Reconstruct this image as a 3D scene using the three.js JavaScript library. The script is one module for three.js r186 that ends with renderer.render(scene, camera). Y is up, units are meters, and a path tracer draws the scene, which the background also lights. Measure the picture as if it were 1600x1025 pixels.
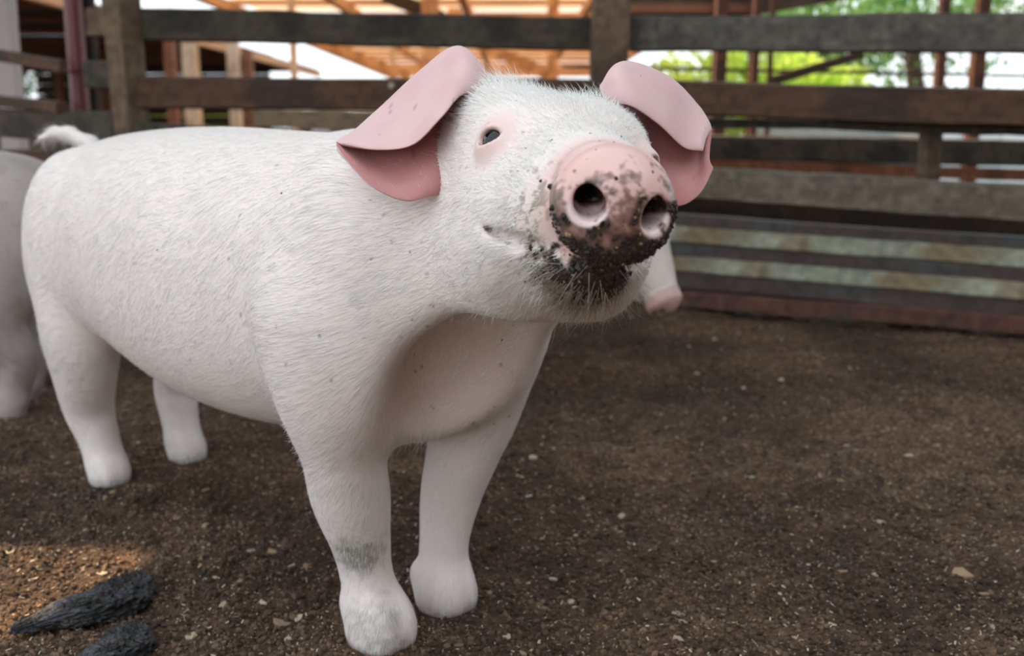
import * as THREE from 'three';
import { mergeGeometries } from 'three/addons/utils/BufferGeometryUtils.js';

// ------------------------------------------------------------------ camera, sky, sun, exposure
const scene = new THREE.Scene();
const FOCAL = 1600, PITCH = Math.atan(312.5 / 1600), EYE = 0.47;
const camera = new THREE.PerspectiveCamera(2 * Math.atan(512.5 / FOCAL) * 180 / Math.PI, 1600 / 1025, 0.05, 200);
camera.position.set(0, EYE, 0);
camera.rotation.x = -PITCH;
camera.focus = 0.76;
camera.userData.fStop = 6.3;
scene.add(camera);
const renderer = new THREE.WebGLRenderer();
renderer.toneMapping = THREE.LinearToneMapping;
renderer.toneMappingExposure = 1.6;
renderer.shadowMap.enabled = true;
{ // bright hazy sky, even all round
  const w = 32, h = 64, d = new Float32Array(w * h * 4);
  for (let j = 0; j < h; j++) for (let i = 0; i < w; i++) {
    const el = Math.max(0, (j + 0.5) / h * 2 - 1), k = (j * w + i) * 4, b = 1.12 - 0.04 * el;
    d[k] = 0.92 * b; d[k + 1] = 0.99 * b; d[k + 2] = 1.03 * b; d[k + 3] = 1;
  }
  const t = new THREE.DataTexture(d, w, h, THREE.RGBAFormat, THREE.FloatType);
  t.mapping = THREE.EquirectangularReflectionMapping; t.magFilter = THREE.LinearFilter; t.needsUpdate = true;
  scene.background = t; scene.environment = t;
}
const REAR = -1.63; // the added shade roof ends here: open sky in front
const TO_SUN = new THREE.Vector3(-1, 1.2, -0.5).normalize();
const sun = new THREE.DirectionalLight(0xffd9a6, 6);
sun.position.copy(TO_SUN).multiplyScalar(30); sun.castShadow = true;
Object.assign(sun.shadow.camera, { left: -25, right: 25, top: 25, bottom: -25, near: 1, far: 90 });
sun.shadow.mapSize.set(4096, 4096);
scene.add(sun, sun.target);

// ------------------------------------------------------------------ helpers
let seed = 7;
const rnd = () => { seed = (seed + 0x6D2B79F5) | 0; let t = Math.imul(seed ^ (seed >>> 15), 1 | seed); t = (t + Math.imul(t ^ (t >>> 7), 61 | t)) ^ t; return ((t ^ (t >>> 14)) >>> 0) / 4294967296; };
const rr = (a, b) => a + (b - a) * rnd();
const V = (x, y, z) => new THREE.Vector3(x, y, z);
const clamp = (x, a = 0, b = 1) => Math.min(b, Math.max(a, x));
const sstep = (a, b, x) => { const t = clamp((x - a) / (b - a)); return t * t * (3 - 2 * t); };
const mix = (a, b, t) => a + (b - a) * t;
const h3 = (x, y, z) => { let h = Math.imul(x, 374761393) + Math.imul(y, 668265263) + Math.imul(z, 2147483647 ^ 1274126177); h = Math.imul(h ^ (h >>> 13), 1274126177); return ((h ^ (h >>> 16)) >>> 0) / 4294967296; };
function noise(x, y, z = 0) { // smooth value noise, 0..1
  const X = Math.floor(x), Y = Math.floor(y), Z = Math.floor(z); let u = x - X, v = y - Y, w = z - Z;
  u = u * u * (3 - 2 * u); v = v * v * (3 - 2 * v); w = w * w * (3 - 2 * w);
  const L = (z0) => mix(mix(h3(X, Y, z0), h3(X + 1, Y, z0), u), mix(h3(X, Y + 1, z0), h3(X + 1, Y + 1, z0), u), v);
  return mix(L(Z), L(Z + 1), w);
}
const fbm = (x, y, z = 0, o = 4) => { let s = 0, a = 0.5, n = 0; for (let i = 0; i < o; i++) { s += a * noise(x, y, z); n += a; x *= 2.03; y *= 2.03; z *= 2.03; a *= 0.5; } return s / n; };
// a point in the place: where the line of sight through (px, py) is d metres deep
const cp = Math.cos(PITCH), sp = Math.sin(PITCH);
function at(px, py, d) { const a = (px - 800) / FOCAL, b = (512.5 - py) / FOCAL; return V(a * d, EYE + (b * cp - sp) * d, (-b * sp - cp) * d); }
function onGround(px, py, h = 0) { const b = (512.5 - py) / FOCAL; return at(px, py, (h - EYE) / (b * cp - sp)); }
const used = {};
const numbered = (n) => { const k = used[n] = (used[n] ?? -1) + 1; return k ? n + '_' + String(k).padStart(3, '0') : n; };
function shadows(o) { o.traverse((c) => { if (c.isMesh) { c.castShadow = true; c.receiveShadow = true; } }); return o; }
function top(o, name, label, category, group, kind) {
  o.name = numbered(name); o.userData.label = label; if (category) o.userData.category = category;
  if (group) o.userData.group = group; if (kind) o.userData.kind = kind;
  scene.add(shadows(o)); return o;
}
const part = (name, g, m, parent) => { const o = new THREE.Mesh(g, m); o.name = name; parent.add(o); return o; };
function dataTex(n, f, srgb, rx = 1, ry = 1) {
  const d = new Uint8Array(n * n * 4);
  for (let j = 0; j < n; j++) for (let i = 0; i < n; i++) { const c = f(i / n, j / n), k = (j * n + i) * 4; d[k] = clamp(c[0]) * 255; d[k + 1] = clamp(c[1]) * 255; d[k + 2] = clamp(c[2]) * 255; d[k + 3] = 255; }
  const t = new THREE.DataTexture(d, n, n); t.magFilter = THREE.LinearFilter; t.minFilter = THREE.LinearMipmapLinearFilter; t.generateMipmaps = true;
  t.wrapS = t.wrapT = THREE.RepeatWrapping; t.repeat.set(rx, ry); if (srgb) t.colorSpace = THREE.SRGBColorSpace; t.needsUpdate = true; return t;
}
// tileable fbm on the unit square, period p
function tnoise(x, y, p, s) { const X = Math.floor(x), Y = Math.floor(y); let u = x - X, v = y - Y; u = u * u * (3 - 2 * u); v = v * v * (3 - 2 * v); const m = (a) => ((a % p) + p) % p; return mix(mix(h3(m(X), m(Y), s), h3(m(X + 1), m(Y), s), u), mix(h3(m(X), m(Y + 1), s), h3(m(X + 1), m(Y + 1), s), u), v); }
function tfbm(u, v, p, o, s) { let r = 0, a = 0.5, n = 0; for (let i = 0; i < o; i++) { r += a * tnoise(u * p, v * p, p, s + i); n += a; a *= 0.55; p *= 2; } return r / n; }
// stretched (grain along u)
function tgrain(u, v, pu, pv, o, s) { let r = 0, a = 0.5, n = 0; for (let i = 0; i < o; i++) { const X = u * pu, Y = v * pv; const xi = Math.floor(X), yi = Math.floor(Y); let fu = X - xi, fv = Y - yi; fu = fu * fu * (3 - 2 * fu); fv = fv * fv * (3 - 2 * fv); const mu = (q) => ((q % pu) + pu) % pu, mv = (q) => ((q % pv) + pv) % pv; r += a * mix(mix(h3(mu(xi), mv(yi), s + i), h3(mu(xi + 1), mv(yi), s + i), fu), mix(h3(mu(xi), mv(yi + 1), s + i), h3(mu(xi + 1), mv(yi + 1), s + i), fu), fv); n += a; a *= 0.6; pu *= 2; pv *= 2; } return r / n; }

// ------------------------------------------------------------------ materials
function woodMat(base, alt, blotch, rough, s, opts = {}) {
  const col = dataTex(256, (u, v) => {
    const g = tgrain(u, v, 4, 32, 3, s), b = tfbm(u, v, 4, 4, s + 9), f = tfbm(u, v, 32, 2, s + 20), y = tgrain(u, v, 40, 3, 2, s + 30);
    const k = clamp(0.55 * g + 0.25 * f + 0.2 * y), m = sstep(0.5, 0.66, b);
    return [0, 1, 2].map((i) => mix(mix(base[i], alt[i], k), blotch[i], m * 0.75) / 255 * (0.82 + 0.36 * f));
  }, true, 1 / 0.6, 1 / 0.6);
  const bump = dataTex(256, (u, v) => { const x = 0.6 * tgrain(u, v, 4, 40, 3, s) + 0.4 * tfbm(u, v, 24, 3, s + 5); return [x, x, x]; }, false, 1 / 0.6, 1 / 0.6);
  return new THREE.MeshStandardMaterial({ map: col, bumpMap: bump, bumpScale: 0.004, roughness: rough, ...opts });
}
const M = {
  railDark: woodMat([58, 52, 44], [86, 78, 66], [44, 40, 36], 0.85, 1),
  railBrown: woodMat([74, 50, 36], [98, 70, 50], [56, 42, 34], 0.8, 40),
  railGrey: woodMat([92, 84, 72], [132, 124, 108], [92, 72, 60], 0.85, 80),
  railMid: woodMat([78, 74, 68], [116, 110, 102], [72, 66, 62], 0.85, 110),
  post: woodMat([96, 78, 62], [122, 102, 84], [72, 58, 46], 0.85, 150),
  plankRed: woodMat([66, 54, 52], [88, 74, 68], [76, 80, 82], 0.75, 190),
  plankTop: woodMat([128, 128, 112], [156, 160, 144], [120, 100, 72], 0.6, 230),  // paler wood: weathering, plus light on the ledge tops put into the colour
  base: woodMat([84, 54, 46], [104, 70, 60], [62, 62, 54], 0.85, 260),
  farBrown: woodMat([110, 66, 44], [140, 90, 60], [84, 56, 42], 0.8, 300),
  farPale: woodMat([176, 150, 128], [198, 176, 152], [150, 126, 104], 0.8, 340),
  farPost: woodMat([74, 44, 32], [92, 58, 42], [58, 38, 30], 0.9, 320),
  farDark: woodMat([50, 38, 28], [68, 50, 36], [40, 32, 26], 0.9, 380),
  rafter: woodMat([190, 136, 92], [214, 164, 120], [156, 108, 72], 0.8, 420),
};
M.bolt = new THREE.MeshStandardMaterial({ color: 0x8d8880, roughness: 0.4, metalness: 0.7 });
M.whitePost = new THREE.MeshStandardMaterial({ color: 0xb9b2b4, roughness: 0.7 });
M.pipe = new THREE.MeshStandardMaterial({ color: 0x6e2f33, roughness: 0.35 });
M.sheetOrange = new THREE.MeshPhysicalMaterial({ color: new THREE.Color(1, 0.92, 0.8), roughness: 1, transmission: 0.85, thickness: 0, side: THREE.DoubleSide });
M.sheetGrey = new THREE.MeshStandardMaterial({ color: 0x50585a, roughness: 0.7 });
M.sheetWhite = new THREE.MeshStandardMaterial({ color: 0xdfe6ea, roughness: 0.6 });
M.tarp = new THREE.MeshStandardMaterial({ color: 0xa9b2d0, roughness: 0.6 });

// ------------------------------------------------------------------ ground
const pigTurn = -0.8326, pigAt = V(-0.295, 0, -1.135);
const footSpots = [];
for (const [turn, o, s, feet] of [[pigTurn, pigAt, 1, [[0.304, 0.044], [0.288, -0.045], [-0.30, 0.061], [-0.322, -0.06]]], [Math.PI + 0.243, V(-1.126, 0, -1.627), 0.95, [[0.3, 0.05], [0.3, -0.05], [-0.30, 0.061], [-0.30, -0.061]]], [-0.2, V(-0.29, 0, -1.92), 0.9, [[0.3, 0.05], [0.3, -0.05], [-0.30, 0.061], [-0.30, -0.061]]]])
  for (const [x, z] of feet) { const c = Math.cos(turn), q = Math.sin(turn); footSpots.push([o.x + s * (x * c + z * q), o.z + s * (-x * q + z * c), 0.05]); }
function groundHeight(x, z) {
  const big = (fbm(x * 3.1 + 5, z * 3.1, 1.5, 3) - 0.5) * 0.05, mid = (fbm(x * 14, z * 14, 7.7, 3) - 0.5) * 0.034, fine = (fbm(x * 60, z * 60, 3.3, 2) - 0.5) * 0.012;
  let y = big + mid + fine - 0.004;
  for (const [fx, fz, r] of footSpots) { const d = Math.hypot(x - fx, z - fz); const k = 1 - sstep(r, r * 2.4, d); y = mix(y, 0.003 + fine * 0.5, k); }
  return y;
}


// ------------------------------------------------------------------ ground of the pen
function tintGround(x, z) { // damp and dry patches of the soil
  const a = fbm(x * 5, z * 5, 2.2, 4), b = fbm(x * 42, z * 42, 8.1, 3), c = noise(x * 260, z * 260, 3), k = 0.62 + 0.75 * sstep(0.3, 0.72, a) ;
  const g = (0.55 + 0.9 * b) * (0.75 + 0.5 * c) * k; return [0.083 * g, 0.051 * g, 0.0318 * g];
}
{
  const x0 = -1.5, x1 = 1.75, z0 = -3.1, z1 = -0.45, c = 0.0052, nx = Math.round((x1 - x0) / c), nz = Math.round((z1 - z0) / c), pos = [], col = [], idx = [];
  for (let j = 0; j <= nz; j++) for (let i = 0; i <= nx; i++) {
    const x = x0 + (x1 - x0) * i / nx, z = z0 + (z1 - z0) * j / nz, e = Math.min(i, nx - i, j, nz - j) / 20; pos.push(x, mix(-0.012, groundHeight(x, z), clamp(e)), z); const t = tintGround(x, z); col.push(...t);
  }
  for (let j = 0; j < nz; j++) for (let i = 0; i < nx; i++) { const a = j * (nx + 1) + i, b = a + 1, d = a + nx + 1, e = d + 1; idx.push(a, d, b, b, d, e); }
  // the yard all round, as a frame of four strips
  const big = [[-40, x0, -60, 30], [x1, 40, -60, 30], [x0, x1, -60, z0], [x0, x1, z1, 30]];
  for (const [a, b, cc, d] of big) { const o = pos.length / 3; for (const [x, z] of [[a, cc], [b, cc], [b, d], [a, d]]) { pos.push(x, -0.012, z); col.push(0.075, 0.055, 0.04); } idx.push(o, o + 3, o + 2, o, o + 2, o + 1); }
  const g = new THREE.BufferGeometry(); g.setAttribute('position', new THREE.Float32BufferAttribute(pos, 3)); g.setAttribute('color', new THREE.Float32BufferAttribute(col, 3)); g.setIndex(idx); g.computeVertexNormals();
  const uv = new Float32Array(pos.length / 3 * 2); for (let i = 0; i < uv.length / 2; i++) { uv[i * 2] = pos[i * 3]; uv[i * 2 + 1] = pos[i * 3 + 2]; } g.setAttribute('uv', new THREE.BufferAttribute(uv, 2));
  const grain = dataTex(512, (u, v) => { const x = 0.55 * tfbm(u, v, 40, 4, 3) + 0.45 * tnoise(u * 160, v * 160, 160, 8); return [x, x, x]; }, false, 1 / 0.35, 1 / 0.35);
  const speck = dataTex(512, (u, v) => { const a = tfbm(u, v, 60, 3, 21), k = 0.62 + 0.7 * a + 0.5 * Math.max(0, tnoise(u * 190, v * 190, 190, 4) - 0.72) * 3; return [k * 0.78, k * 0.76, k * 0.74]; }, true, 1 / 0.41, 1 / 0.41);
  const m = new THREE.MeshStandardMaterial({ vertexColors: true, map: speck, bumpMap: grain, bumpScale: 0.005, roughness: 0.95 });
  m.color.setRGB(1.7, 1.7, 1.7);
  top(new THREE.Mesh(g, m), 'ground', 'dark brown trodden soil mixed with sawdust', null, null, 'structure');
}
// ------------------------------------------------------------------ timber
function boardGeo(L, h, t, s = 0, rag = 1) {
  const g = new THREE.BoxGeometry(L, h, t, Math.max(2, Math.ceil(L / 0.06)), 4, 2), p = g.attributes.position, n = g.attributes.normal, uv = g.attributes.uv;
  for (let i = 0; i < p.count; i++) {
    const x = p.getX(i), y = p.getY(i), z = p.getZ(i), yy = y / h * 2, zz = z / t * 2;
    uv.setXY(i, x + s * 1.7, (Math.abs(n.getY(i)) > 0.5 ? z : y) + s * 0.37);
    let ny = y + rag * (0.006 * (noise(x * 4, s, Math.sign(y)) - 0.5) + 0.003 * (noise(x * 19, s + 5, Math.sign(y)) - 0.5)), nz = z + rag * 0.004 * (noise(x * 6 + 3, y * 20, s) - 0.5);
    if (Math.abs(yy) > 0.9 && Math.abs(zz) > 0.9) { ny -= Math.sign(y) * Math.min(0.005, h * 0.08); } // worn edges
    p.setXYZ(i, x, ny, nz);
  }
  g.computeVertexNormals(); return g;
}
let boardNo = 1;
function board(name, a, b, h, t, mat, parent) { // a plank from a to b standing on edge
  const d = b.clone().sub(a), L = d.length(), o = part(name, boardGeo(L, h, t, boardNo++), mat, parent); o.position.copy(a).lerp(b, 0.5);
  const x = d.normalize(), y = V(0, 1, 0).addScaledVector(x, -x.y).normalize(), z = x.clone().cross(y); o.quaternion.setFromRotationMatrix(new THREE.Matrix4().makeBasis(x, y, z)); return o;
}
function postAt(name, x, z, y0, y1, w, t, mat, parent, turn = 0, lean = 0) { const L = y1 - y0, o = part(name, boardGeo(L, w, t, boardNo++), mat, parent); o.position.set(x, (y0 + y1) / 2, z); o.rotation.set(0, turn, Math.PI / 2 + lean); o.rotation.order = 'YXZ'; return o; }
const rail = (parent, mat, p0, p1, t = 0.028, name = 'rail', over0 = 0, over1 = 0) => { // p = [px, top, bottom, depth]
  const a = at(p0[0], (p0[1] + p0[2]) / 2, p0[3]), b = at(p1[0], (p1[1] + p1[2]) / 2, p1[3]), h = ((p0[2] - p0[1]) * p0[3] + (p1[2] - p1[1]) * p1[3]) / 2 / FOCAL, d = b.clone().sub(a).normalize();
  return board(name, a.clone().addScaledVector(d, -over0), b.clone().addScaledVector(d, over1), h, t, mat, parent); };
const fenceA = new THREE.Group(), fenceB = new THREE.Group();
{
  // span behind the pig's back
  rail(fenceA, M.railDark, [234, 15, 62, 2.93], [925, 27, 79, 2.83], 0.028, 'rail', 0.06);
const rail2 = rail(fenceA, M.railBrown, [234, 121, 168, 2.93], [925, 125, 175, 2.83], 0.028, 'rail', 0.06);
  { rail2.updateMatrixWorld(true); const w = at(614, 134, 2.87), l = rail2.worldToLocal(w.clone()), b = part('bolt', new THREE.CylinderGeometry(0.009, 0.009, 0.012, 6).rotateX(Math.PI / 2), M.bolt, rail2); b.position.set(l.x, l.y, 0.018); b.userData.label = 'worn steel bolt head'; }
  rail(fenceA, M.railDark, [234, 190, 240, 2.93], [925, 240, 292, 2.83], 0.028, 'rail', 0.06);
  rail(fenceA, M.railBrown, [234, 300, 350, 2.93], [925, 330, 382, 2.83], 0.028, 'rail', 0.06);
  const pa = at(206, 200, 2.96); postAt('post', pa.x, pa.z, -0.1, 1.3, 0.078, 0.078, M.post, fenceA, -0.5, 0.03);
  const pb = at(950, 200, 2.80); postAt('post', pb.x, pb.z, -0.1, 1.3, 0.1, 0.07, M.post, fenceA, 0.1, -0.01);
  // span to the left of the corner post
  rail(fenceA, M.post, [140, 14, 58, 3.02], [182, 13, 57, 2.98], 0.03, 'rail');
  rail(fenceA, M.railDark, [140, 95, 137, 3.02], [182, 96, 139, 2.98], 0.05, 'rail');
  rail(fenceA, M.railBrown, [-40, 68, 90, 3.3], [100, 94, 114, 3.07], 0.03, 'rail');
  rail(fenceA, M.railBrown, [-40, 145, 164, 3.3], [100, 161, 178, 3.07], 0.05, 'rail');
  rail(fenceA, M.railDark, [-40, 166, 212, 3.3], [182, 178, 224, 2.98], 0.03, 'rail');
  rail(fenceA, M.railBrown, [-40, 232, 290, 3.4], [182, 238, 290, 3.1], 0.03, 'rail');
  rail(fenceA, M.railDark, [-40, 300, 420, 3.4], [182, 300, 420, 3.1], 0.03, 'rail');
  top(fenceA, 'timber_fence', 'dark plank fence behind the back of the standing pig, on square posts', 'fence');
  // span on the right
  rail(fenceB, M.railMid, [986, 26, 81, 2.81], [1600, 21, 81, 2.39], 0.028, 'rail', 0, 0.5);
  rail(fenceB, M.railBrown, [986, 126, 177, 2.81], [1600, 139, 198, 2.39], 0.05, 'rail', 0, 0.5);
  rail(fenceB, M.railDark, [986, 179, 199, 2.89], [1600, 196, 208, 2.46], 0.03, 'rail', 0, 0.5);
  rail(fenceB, M.railGrey, [986, 254, 305, 2.81], [1600, 288, 346, 2.39], 0.032, 'rail', 0, 0.5);
  const pc = at(1452, 235, 2.6); const stub = postAt('post', pc.x, pc.z, 0.27, 0.50, 0.045, 0.04, M.post, fenceB, 0.2);
  // low stepped planks at the foot
  const steps = [[[960, 336, 351], [1600, 373, 396]], [[960, 351, 394], [1600, 398, 447]], [[960, 396, 438], [1600, 449, 495]], [[960, 444, 470], [1600, 498, 522]]];
  steps.forEach(([p, q], k) => {
    const fwd = k * 0.03, d0 = 2.84 - fwd, d1 = 2.42 - fwd, a = at(p[0], p[2], d0), b = at(q[0], q[2], d1), h = ((q[2] - q[1]) * d1) / FOCAL, dir = b.clone().sub(a); const x = dir.clone().normalize(); b.addScaledVector(x, 0.5); a.addScaledVector(x, 0.07); const L = b.distanceTo(a);
    const sh = new THREE.Shape(), face = k === 1 || k === 2 ? h * 0.56 : h; sh.moveTo(0, 0); sh.lineTo(0, face); if (face < h) sh.lineTo(-0.034, h); else sh.lineTo(-0.004, h + 0.003); sh.lineTo(-0.075, h); sh.lineTo(-0.075, 0);
    const g = new THREE.ExtrudeGeometry(sh, { depth: L, bevelEnabled: false, steps: 40 }), u = g.attributes.uv, pp = g.attributes.position; for (let i = 0; i < pp.count; i++) { u.setXY(i, pp.getZ(i) + k, pp.getY(i) - pp.getX(i)); pp.setXYZ(i, pp.getX(i) + 0.003 * (noise(pp.getZ(i) * 5, k) - 0.5), pp.getY(i) + 0.005 * (noise(pp.getZ(i) * 4, k + 7) - 0.5), pp.getZ(i)); } g.computeVertexNormals();
    const o = part('plank', g, [k === 3 ? M.base : M.plankRed, k === 3 ? M.base : M.plankRed], fenceB); o.position.copy(a);
    const y = V(0, 1, 0).addScaledVector(x, -x.y).normalize(), along = x.clone().negate(); o.position.copy(b); o.quaternion.setFromRotationMatrix(new THREE.Matrix4().makeBasis(y.clone().cross(along), y, along));
    if (face < h) { const sl = Math.hypot(0.034, h - face), lg = new THREE.BoxGeometry(L, 0.008, sl + 0.004, 60, 1, 3), lp = lg.attributes.position, lu = lg.attributes.uv; for (let i = 0; i < lp.count; i++) { lu.setXY(i, lp.getX(i) + k * 0.7, lp.getZ(i)); lp.setY(i, lp.getY(i) + 0.003 * noise(lp.getX(i) * 30, lp.getZ(i) * 60, k)); lp.setZ(i, lp.getZ(i) + 0.004 * (noise(lp.getX(i) * 7, k, Math.sign(lp.getZ(i))) - 0.5)); } lg.computeVertexNormals(); const lo = part('ledge', lg, M.plankTop, fenceB), tilt = Math.atan2(h - face, 0.034), zz = y.clone().cross(along); lo.position.copy(a).lerp(b, 0.5).addScaledVector(y, (face + h) / 2 + 0.002).addScaledVector(zz, -0.017 + 0.002); const zt = zz.clone().multiplyScalar(Math.cos(tilt)).addScaledVector(y, -Math.sin(tilt)), yt = zt.clone().cross(x); lo.quaternion.setFromRotationMatrix(new THREE.Matrix4().makeBasis(x, yt, zt)); }
  });
  top(fenceB, 'plank_fence', 'grey and brown plank fence with stepped boards at its foot', 'fence');
  const pipe = new THREE.Group(), c = at(121, 100, 3.3); const g = new THREE.CylinderGeometry(0.028, 0.029, 2.2, 32); const o = part('tube', g, M.pipe, pipe); o.position.set(c.x, 1.0, c.z);
  const o2 = part('backing_post', boardGeo(2.2, 0.05, 0.05, 77), M.farDark, pipe); o2.position.set(c.x + 0.012, 1.0, c.z - 0.07); o2.rotation.z = Math.PI / 2;
  const clampG = new THREE.TorusGeometry(0.03, 0.006, 10, 32).rotateX(Math.PI / 2), cl = part('clamp', clampG, M.pipe, pipe); cl.position.set(c.x, at(120, 112, 3.3).y, c.z);
  top(pipe, 'steel_pipe', 'dark red upright steel pipe beside the square corner post', 'pipe');
  const wp = new THREE.Group(), w = at(12, 100, 3.9); postAt('shaft', w.x, w.z, -0.1, 2.2, 0.085, 0.07, M.whitePost, wp); postAt('foot_block', w.x, w.z, -0.1, 0.14, 0.12, 0.1, M.whitePost, wp); top(wp, 'painted_post', 'whitewashed upright post beyond the fence', 'post');
}

// ------------------------------------------------------------------ unseen roof and walls, added and cut to shape the light on the pen
{
  const roof = new THREE.Group(), y = 2.2, m = M.farDark, slab = (x0, x1, z0, z1) => { const n = Math.max(1, Math.round((x1 - x0) / 0.9)); for (let k = 0; k < n; k++) { const a = x0 + (x1 - x0) * k / n, b = x0 + (x1 - x0) * (k + 1) / n, o = part('roof_sheet', new THREE.BoxGeometry(b - a + 0.02, 0.02, z1 - z0), m, roof); o.position.set((a + b) / 2, y + (k % 2) * 0.012, (z0 + z1) / 2); } };
  slab(-3.3, -2.46, -4.8, REAR); slab(-2.46, -2.24, -4.8, -2.03); slab(-2.46, -2.24, -1.81, REAR); slab(-2.24, 5, -4.8, REAR); slab(-3.1, -0.75, REAR, -1.2); // gap cut in the sheets to let the sun patch through
  for (const [z, a, b] of [[-4.7, -3.3, 5], [-3.2, -3.3, 5], [REAR - 0.06, -3.3, 5], [-1.24, -3.1, -0.75]]) { const o = part('purlin', new THREE.BoxGeometry(b - a, 0.1, 0.06), M.farBrown, roof); o.position.set((a + b) / 2, y - 0.065, z); }
  for (const [x, z] of [[-3.2, -4.7], [4.9, -4.7], [-3.05, -1.25], [4.9, -1.7]]) { const o = part('post', new THREE.BoxGeometry(0.12, 2.2, 0.12), M.farBrown, roof); o.position.set(x, 1.09, z); }
  top(roof, 'shade_roof', 'added unseen roof that keeps the sun off the pen', null, null, 'structure');
  const wall = (name, a, b, h) => { const g = new THREE.Group(), n = 9; for (let k = 0; k < n; k++) board('plank', V(a[0], h * (k + 0.5) / n, a[1]), V(b[0], h * (k + 0.5) / n, b[1]), h / n - 0.012, 0.03, M.farDark, g); top(g, name, 'added unseen board wall that dims the chest of the pig', null, null, 'structure'); };
  wall('shade_wall_back', [0.0, 0.9], [3.3, 0.9], 2.3); wall('shade_wall_right', [3.3, 0.87], [3.3, -1.55], 2.3);
}
// ------------------------------------------------------------------ sheds beyond the fence
const yR = 2.1;
{
  const barn = new THREE.Group(), X0 = -3.8, X1 = 2.6, Z0 = -8, Z1 = -34;
  for (let z = Z0, k = 0; z > Z1; z -= 2, k++) for (let x = X0; x < X1 - 0.1; x += 1.6) { const o = part('roof_sheet', new THREE.BoxGeometry(1.58, 0.012, 1.97), M.sheetOrange, barn); o.position.set(x + 0.8, yR + 0.07 + 0.03 * (k % 2), z - 1); }
  for (let z = Z0 - 0.3; z > Z1; z -= 1.5) { const o = part('purlin', new THREE.BoxGeometry(X1 - X0, 0.07, 0.06), M.rafter, barn); o.position.set((X0 + X1) / 2, yR + 0.02, z); }
  for (const x of [X0 + 0.05, X0 + 1.6, X0 + 3.2, X0 + 4.8, X1]) { const o = part('rafter', new THREE.BoxGeometry(0.09, 0.14, Z0 - Z1), M.rafter, barn); o.position.set(x, yR - 0.06, (Z0 + Z1) / 2); }
  for (const [px, d, w] of [[675, 10, 0.17], [863, 13, 0.14], [616, 17, 0.07], [463, 12, 0.08], [1118, 9, 0.11], [1174, 11, 0.09], [1199, 14, 0.08]]) { const p = at(px, 200, d); postAt('post', p.x, p.z, -0.1, yR, w, w, px === 616 || px === 463 ? M.farPale : px > 1000 ? M.farPost : M.rafter, barn); }
  board('brace', at(600, -8, 10), at(690, 28, 10), 0.14, 0.05, M.farDark, barn); board('brace', at(745, 66, 13), at(860, 118, 13), 0.16, 0.06, M.rafter, barn); board('brace', at(700, 20, 15), at(800, -25, 15), 0.12, 0.06, M.rafter, barn);
  board('brace', at(500, 66, 15), at(640, 120, 17), 0.16, 0.06, M.rafter, barn);
  top(barn, 'open_shed', 'long open shed with a warm orange roof beyond the fence', 'shed');
  const left = new THREE.Group(), L0 = -15, L1 = -5.85;
  for (let z = -8, k = 0; z > -32; z -= 3, k++) for (let x = L0; x < L1 - 0.1; x += 3.05) { const o = part('roof_sheet', new THREE.BoxGeometry(3.04, 0.02, 2.98), M.farDark, left); o.position.set(x + 1.52, yR + 0.08 + 0.02 * (k % 2), z - 1.5); }
  for (let z = -8.5; z > -32; z -= 2) { const o = part('purlin', new THREE.BoxGeometry(L1 - L0, 0.09, 0.07), M.farBrown, left); o.position.set((L0 + L1) / 2, yR + 0.01, z); }
  { const o = part('eave_beam', new THREE.BoxGeometry(0.12, 0.16, 24), M.rafter, left); o.position.set(L1, yR - 0.03, -20); }
  for (const [px, d, w, m] of [[273, 17, 0.17, M.farBrown], [304, 15, 0.2, M.farPale], [370, 19, 0.2, M.farPale], [392, 22, 0.2, M.farBrown], [170, 22, 0.2, M.farBrown], [98, 24, 0.16, M.farBrown]]) { const p = at(px, 200, d); postAt('post', p.x, p.z, -0.1, yR, w, w, m, left); }
  for (let k = 0; k < 8; k++) { const o = board('plank', V(-12.2, 0.13 + k * 0.26, -27), V(-6.2, 0.13 + k * 0.26, -27), 0.25, 0.04, M.farDark, left); }
  top(left, 'dark_shed', 'low dark shed with purlins and pale posts, left of the sky gap', 'shed');
  const sheet = new THREE.Group(), ps = at(502, 206, 15); { const g = new THREE.BoxGeometry(0.26, 0.34, 0.22, 2, 2, 2), o = part('drum', new THREE.CylinderGeometry(0.13, 0.12, 0.5, 24), M.tarp, sheet), rim = part('rim', new THREE.TorusGeometry(0.13, 0.012, 8, 24).rotateX(Math.PI / 2), M.tarp, sheet); o.position.y = 0.25; rim.position.y = 0.5; }
  sheet.position.set(ps.x, -0.01, ps.z); top(sheet, 'plastic_drum', 'pale blue plastic drum standing under the far shed', 'drum');
  for (const [px, py, d] of [[502, 206, 15]]) { }
  const hedge = new THREE.Group(); for (let k = 0; k < 5; k++) board('plank', V(-30, 0.12 + k * 0.22, -38), V(26, 0.12 + k * 0.22, -38), 0.2, 0.05, M.farDark, hedge); top(hedge, 'yard_fence', 'dark board fence closing the yard far behind the sheds', 'fence');
  // pens further back
  const far = new THREE.Group();
  rail(far, M.railDark, [430, 168, 200, 6.5], [925, 186, 222, 5.0], 0.04, 'rail', 0.2, 0.3);
  rail(far, M.farDark, [240, 200, 250, 6.5], [925, 224, 290, 5.0], 0.04, 'rail', 2.5, 0.3);
  rail(far, M.railDark, [1000, 210, 244, 4.6], [1600, 218, 262, 4.2], 0.05, 'rail', 0.3, 1);
  rail(far, M.farBrown, [1000, 246, 262, 4.6], [1600, 262, 284, 4.2], 0.05, 'rail', 0.3, 1);
  rail(far, M.farDark, [900, 290, 420, 3.6], [1600, 300, 440, 3.3], 0.05, 'rail', 2, 1);  // added dark board, stands for the unlit space seen through the gap
  rail(far, M.farDark, [1000, 104, 109, 6.5], [1600, 116, 121, 6], 0.04, 'rail', 0.5, 1);
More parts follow.
